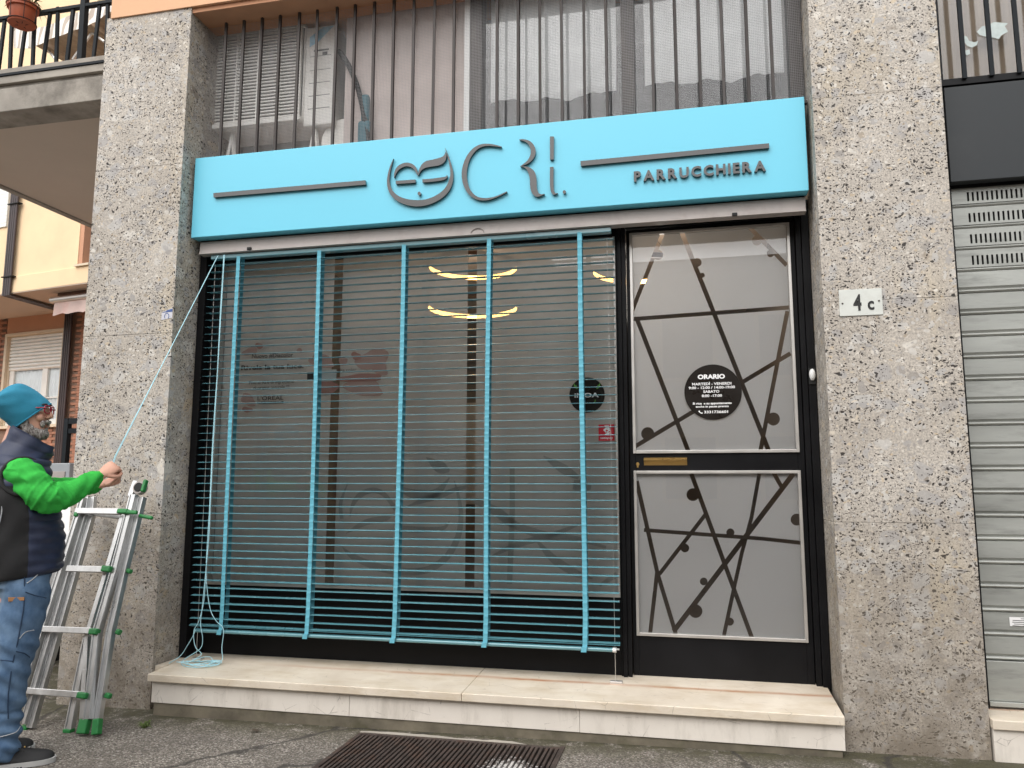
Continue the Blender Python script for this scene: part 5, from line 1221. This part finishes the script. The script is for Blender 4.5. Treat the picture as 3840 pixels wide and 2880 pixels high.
PL(MB().loft([[H(x, y, z) for x, y, z in ((.098-.35*abs(yy)**1.15, yy, -.064+hh), (.103-.35*abs(yy)**1.15, yy, -.068), (.098-.35*abs(yy)**1.15, yy, -.074-hh))] for yy, hh in [(-.024, 0), (-.012, .003), (0, .002), (.012, .003), (.024, 0)]], False, False), 'lips', 'lip', man, True)
for s in (-1, 1):
    E_ = PL(MB().sphere(tuple(H(.0755, s*.032, .018)), .0125, 14, 10), 'eye', 'eye_white', man, True); PL(MB().sphere(tuple(H(.0862, s*.033+.001, .018)), .0045, 10, 6), 'iris', 'black_rubber', E_, True)
    PL(MB().tube(spline([tuple(H(.098-abs(t)*.016, s*(.032+t*.022), .044-.25*(t*.022)**2*40+.002)) for t in (-1, -.5, 0, .5, 1)], 3), .0035, 6), 'eyebrow', 'brow_dark', man, True)
# spectacles
GL = thing('spectacles', M0, 'dark red rectangular spectacles worn by the man', 'spectacles', rz=MR)
for s in (-1, 1):
    loop = []
    for k in range(29):
        t = 2*math.pi*k/28; c, n_ = math.cos(t), math.sin(t); xx = abs(c)**.55*math.copysign(1, c)*.027; zz = abs(n_)**.55*math.copysign(1, n_)*.0195
        loop.append(H(.107-2.2*(.034+xx)**2, s*(.034+xx), .018+zz))
    PL(MB().tube(loop, .0034, 6), 'rim', 'frame_red', GL, True)
    PL(MB().add(loop[:-1], [tuple(range(28))]), 'lens', 'glass_dark' if False else 'glass', GL)
    PL(MB().tube([H(.106, s*.061, .024), H(.085, s*.070, .024), H(.0, s*.079, .02), H(-.03, s*.078, .005)], .0032, 6), 'temple', 'frame_red', GL, True)
PL(MB().tube(spline([tuple(H(.108, -.009, .018)), tuple(H(.113, 0, .023)), tuple(H(.108, .009, .018))], 4), .0022, 6), 'bridge', 'frame_red', GL, True)
# hat: slouched knitted cap, rim low over the nape
pairs = [((512, 360), (118, 628), .090), ((480, 322), (98, 588), .097), ((405, 262), (55, 545), .100), ((310, 195), (0, 490), .103), ((205, 158), (-50, 430), .098), ((100, 185), (-75, 365), .078), ((20, 235), (-60, 310), .04), ((-10, 262), (-40, 290), .012)]
prs = spline([(a[0], a[1], b[0], b[1], h_) for a, b, h_ in pairs], 5)
rings = []
for i, (ax_, ay_, bx_, by_, h_) in enumerate(prs):
    a, b = MP(ax_, ay_), MP(bx_, by_); c = (a+b)/2; v = (a-b)/2; f = i/len(prs); ring = []
    for k in range(64):
        t = 2*math.pi*k/64; wr_ = 1+.020*f*math.sin(7*t+9*f)+.030*f*math.sin(4*t-14*f)+.020*math.sin(9*t+26*f)*f+.012*math.sin(3*t+30*f)*f
        e_ = abs(math.cos(t))**.9*math.copysign(1, math.cos(t))
        ring.append(c+v*(e_*wr_)+Vector((0, 1, 0))*(h_*math.sin(t)*wr_)+Vector((0, 0, 1))*(.004*math.sin(5*t+16*f)*f))
    rings.append(ring)
HT = ol('hat', MB().loft(rings, True).mesh('hat', 'hat_blue', True), man)
PL(MB().tube([Vector(p) for p in rings[0]]+[Vector(rings[0][0])], .0042, 8), 'hem', 'hat_blue', HT, True)
# sweater: sleeves and collar
sv = MB()
def fold(co, n):
    """fleece creases: rings at the elbow bend and below the shoulder, long drags on the forearm"""
    best = None
    for a, b, s0, ln in ((shR, elR, 0.0, (elR-shR).length), (elR, cuR, (elR-shR).length, (cuR-elR).length)):
        t = max(0, min(1, (co-a).dot(b-a)/(b-a).length_squared)); q = a+(b-a)*t; dd = (co-q).length
        if best is None or dd < best[0]: best = (dd, s0+t*ln, (co-q))
    s_ = best[1]; se = (elR-shR).length; ang = math.atan2(best[2].z, best[2].y)
    e_ = math.exp(-((s_-se)/.10)**2); d_ = math.exp(-((s_-.05)/.08)**2)
    r1 = math.sin(s_*150+2.2*math.sin(ang)+1.5*math.sin(ang*2+s_*20)); r2 = math.sin(ang*4+s_*45)
    return .0075*e_*(max(0, r1)**1.5-.35)+.0045*d_*math.sin(s_*80+ang*2.5)+.0034*r2+.0014*math.sin(co.x*140+co.z*90+3*math.sin(co.y*50))
cuR = MP(972, 1092, -.085)
seg(sv, [(shR+Vector((-.005, .03, .0)), .080), (shR*.6+elR*.4, .081), (elR+Vector((-.02, 0, .02)), .078), (elR*.55+cuR*.45+Vector((0, 0, -.005)), .062), (elR*.2+cuR*.8, .046), (cuR, .039)], 20)
cuL = wrL+(elL-wrL).normalized()*.02
seg(sv, [(shL, .085), ((shL+elL)/2, .08), (elL, .072), ((elL+cuL)/2, .056), (cuL, .04)], 20)
sv.loft([ell(Vector((x, 0, z)), Vector((rx, 0, 0)), Vector((0, ry, 0)), 24) for x, z, rx, ry in ((-.055, .85, .13, .15), (-.075, 1.15, .12, .155), (-.085, 1.27, .10, .15), (-.08, 1.34, .075, .095), (-.06, 1.40, .07, .075), (-.05, 1.425, .07, .072))], True)
ol('sweater', remesh(sv, .006, 3, 'sweater', 'fleece', fold), man)
dC = (cuR-elR).normalized(); sxc = dC.cross(Vector((0, 1, 0))).normalized(); syc = dC.cross(sxc)
# padded vest
vz = [(.745, .188, .200), (.77, .195, .208), (.88, .195, .213), (1.0, .190, .216), (1.12, .175, .218), (1.22, .155, .214), (1.29, .142, .200), (1.34, .130, .162), (1.375, .117, .125), (1.405, .109, .108), (1.45, .103, .101), (1.475, .100, .098)]
vq = spline([(z, a, b) for z, a, b in vz], 9)
vx = lambda z: float(np.interp(z, (.75, 1.0, 1.25, 1.35, 1.43, 1.48), (-.055, -.062, -.085, -.082, -.045, -.035)))
rings = []; fl = []
for z, a, b in vq:
    x = vx(z)
    puff = .013*abs(math.sin((z+.02)*math.pi/.055))**.6-.004
    tilt = .0
    ring = []
    for k in range(72):
        t = 2*math.pi*k/72; c, s = math.cos(t), math.sin(t)
        side = -.52 < c < .24 and z < 1.19
        pf = 0 if side else puff*(1 if z < 1.36 else .3)
        wob = .004*math.sin(3*t+z*23)+.003*math.sin(7*t-z*31)
        cz = z-.015*min(1, max(0, z-1.33)/.11)-.060*c*min(1, max(0, z-1.33)/.11)+(.022*c*max(0, .86-z)/.11)
        ring.append(Vector((x+(a+pf+wob)*c*(1.06 if c > 0 else .95), MY+(b+pf*.7+wob)*s, cz)))
    rings.append(ring)
mb = MB(); n = 72
for r in rings: mb.v += [tuple(p) for p in r]
for i in range(len(rings)-1):
    z = vq[i][0]
    for k in range(n):
        t = 2*math.pi*(k+.5)/n; c, s = math.cos(t), math.sin(t)
        mb.f.append((i*n+k, i*n+(k+1) % n, (i+1)*n+(k+1) % n, (i+1)*n+k)); mb.mi.append(1 if -.52 < c < .24 and z < 1.19 else 0)
ve = PL(mb, 'vest', ['vest_navy', 'vest_black'], man, True)
so_ = ve.modifiers.new('thick', 'SOLIDIFY'); so_.thickness = .012; so_.offset = -1; so_.material_offset = 0
for s in (-1, 1):
    pts = []
    for t in [2*math.pi*k/48 for k in range(49)]:
        xx = -.056+.090*math.cos(t); zz = 1.250+.092*math.sin(t)
        a = float(np.interp(zz, [q[0] for q in vq], [q[1] for q in vq])); b = float(np.interp(zz, [q[0] for q in vq], [q[2] for q in vq]))
        pts.append((xx, s*(b*math.sqrt(max(.05, 1-((xx-vx(zz))/a)**2))+.004), zz))
    PL(MB().tube(pts, .009, 8), 'armhole_binding', 'vest_black', ve, True)
mb = MB()
for z0_, z1_ in ((.80, 1.12),):
    mb.tube([(-.135+.006*math.sin(9*t), MY-.200-.006*t, z0_+(z1_-z0_)*t) for t in [i/12 for i in range(13)]], .0032, 6)
PL(mb, 'piping', 'thread', ve, True)
# jeans
jn = MB()
seg(jn, [(Vector((-.012, -.085, .79)), .108), (Vector((-.006, -.102, .62)), .110), (Vector((-.038, -.11, .36)), .096), (Vector((-.048, -.108, .18)), .082), (Vector((-.047, -.105, .0)), .074), (Vector((-.045, -.105, -.075)), .078)], 22)
seg(jn, [(Vector((-.05, .085, .79)), .106), (Vector((-.06, .105, .62)), .108), (Vector((-.10, .112, .36)), .092), (Vector((-.13, .114, .18)), .08), (Vector((-.147, .115, .0)), .072), (Vector((-.147, .115, -.075)), .075)], 22)
jn.loft([ell(Vector((-.045, 0, z)), Vector((rx, 0, 0)), Vector((0, ry, 0)), 24) for z, rx, ry in ((.70, .15, .19), (.80, .155, .195), (.90, .14, .18))], True)
jf = lambda co, n: .006*math.sin(co.z*34+co.x*26+co.y*11)*math.sin(co.x*20-co.z*15)+.0035*math.sin(co.z*85+co.x*60)*(1 if co.z < .45 else .4)+(.006*math.sin(co.z*95+co.x*14) if co.z < .12 else 0)
JN = ol('jeans', remesh(jn, .008, 3, 'jeans', 'denim', jf), man)
cj = crop(0, 2050, 600/300.)
def seam(pts, nm='seam', r=.0022, m='thread'):
    q = []
    for x, y in pts:
        p = MPo(*cj(x, y), -.2)
        hit, loc, nrm, _ = JN_b(p)
        q.append(loc+nrm*.0015 if hit else p)
    PL(MB().tube(spline([tuple(v) for v in q], 3), r, 5), nm, m, JN, True)
from mathutils.bvhtree import BVHTree
_bv = BVHTree.FromPolygons([v.co for v in JN.data.vertices], [tuple(p.vertices) for p in JN.data.polygons])
def JN_b(p):
    d = (p-CL).normalized(); loc, nrm, idx, dist = _bv.ray_cast(CL, d); return (loc is not None, loc, nrm, None)
mat('seam_dark', (.02, .04, .08), .9)
seam([(185, 170), (180, 420), (160, 560), (135, 700), (100, 850), (75, 1000), (60, 1150), (62, 1290)], 'side_seam', .003, 'seam_dark')
seam([(310, 140), (295, 190), (250, 240), (200, 275)], 'pocket_edge', .0026); seam([(190, 340), (260, 365), (345, 385)], 'pocket_edge', .0024, 'seam_dark'); seam([(120, 785), (180, 800), (222, 830)], 'pocket_edge', .0026, 'seam_dark'); seam([(145, 690), (190, 640), (255, 625)], 'pocket_edge', .0022)
seam([(5, 850), (60, 855), (95, 860)], 'pocket_edge', .0024, 'seam_dark'); seam([(0, 1425), (60, 1410), (120, 1390), (150, 1350)], 'cuff_seam', .0024)
q = [JN_b(MPo(*cj(x, y), -.2)) for x, y in ((68, 378), (183, 376), (182, 402), (70, 410))]
if all(t[0] for t in q):
    cq = [t[1]+t[2]*.006 for t in q]; PL(MB().prism(cq, (0, .003, 0)), 'loop_patch', 'tan_patch', JN, bevel=.001)
# shoes
def shoe(an, yaw=0.0):
    g1 = gm; c, s = math.cos(yaw), math.sin(yaw)
    def L_(x, y, z): return Vector((an.x+x*c-y*s, an.y+x*s+y*c, g1+z))
    xs_ = [(-.095, .018, .085, .0), (-.09, .036, .115, 0), (-.06, .043, .125, 0), (-.02, .044, .130, 0), (.03, .044, .126, 0), (.08, .046, .105, 0), (.13, .050, .084, 0), (.175, .050, .073, 0), (.21, .044, .066, 0), (.235, .028, .054, 0), (.245, .008, .040, 0)]
    mb = MB(); q = spline(xs_, 4); rings = []
    for x, wy, h_, _ in q:
        rings.append([L_(x, wy*math.cos(t)*(1 if math.sin(t) < .3 else .86), .022+max(0, h_-.022)*(math.sin(t) if math.sin(t) > 0 else 0)+(.0 if math.sin(t) > 0 else .0)) for t in [math.pi*k/12 for k in range(13)]]+[L_(x, -wy*.9, .015), L_(x, wy*.9, .015)])
    up_ = PL(MB().loft(rings, True), 'shoe', 'shoe_black', man, 60)
    PL(MB().loft([[L_(x, y, z) for y, z in ((-wy*1.07, .006), (-wy*1.09, .03), (wy*1.09, .03), (wy*1.07, .006))] for x, wy, h_, _ in spline([(-.103, .022, 0, 0), (-.09, .037, 0, 0), (-.05, .043, 0, 0), (.03, .042, 0, 0), (.13, .049, 0, 0), (.18, .050, 0, 0), (.218, .043, 0, 0), (.245, .026, 0, 0), (.253, .008, 0, 0)], 4)], True), 'midsole', 'sole_grey' , up_, 40)
    mb = MB()
    for i in range(24):
        x = -.095+.0142*i; wy = .046*math.sqrt(max(.05, 1-((x-.075)/.18)**2)); mb.box(0, 0, 0, 0, 0, 0) if False else None
        a, b = L_(x, 0, 0), L_(x+.009, 0, 0); mb.add([L_(x, -wy-.006, -.002), L_(x+.010, -wy-.006, -.002), L_(x+.010, wy+.006, -.002), L_(x, wy+.006, -.002), L_(x, -wy-.006, .012), L_(x+.010, -wy-.006, .012), L_(x+.010, wy+.006, .012), L_(x, wy+.006, .012)], [(0, 3, 2, 1), (4, 5, 6, 7), (0, 1, 5, 4), (1, 2, 6, 5), (2, 3, 7, 6), (3, 0, 4, 7)])
    PL(mb, 'outsole', 'black_rubber', up_)
    mb = MB()
    for i in range(5):
        x = .045+.022*i; h_ = .122-.0100*i; mb.tube([L_(x, -.024, h_-.016), L_(x+.008, 0, h_+.004), L_(x, .024, h_-.016)], .003, 6)
    mb.tube(spline([tuple(L_(.04, -.01, .126)), tuple(L_(.07, -.037, .112)), tuple(L_(.12, -.052, .08))], 4), .0025, 6)
    PL(mb, 'lace', 'black_rubber', up_, True)
    PL(MB().sphere(tuple(L_(.115, -.012, .092)), .0045, 8, 6), 'lace_eyelet', 'brass', up_, True)
shoe(Vector((-.068, anR.y, 0)), R_(-4)); shoe(Vector((anL.x-.01, anL.y, 0)), R_(6))
# ------------------------------------------------------------------ pull cord from the man's hand to the blind
T = thing('pull_cord', (-3.0, -.5, 1.35), 'taut pale blue pull cord running from the hand up to the blind', 'cord')
h1 = toW(MP(1150, 890, -.03)); h0 = toW(MP(1130, 960, -.03))
for dx, e in ((0, (815, 962)), (.006, (818, 958))):
    t1 = PY(*e, .165); P(MB().tube([h0+Vector((dx, 0, 0)), h1+Vector((dx*1.5, 0, dx)), h1*.5+t1*.5+Vector((0, 0, -.004)), t1], .0022, 6), 'strand', 'cord_blue', T, True)
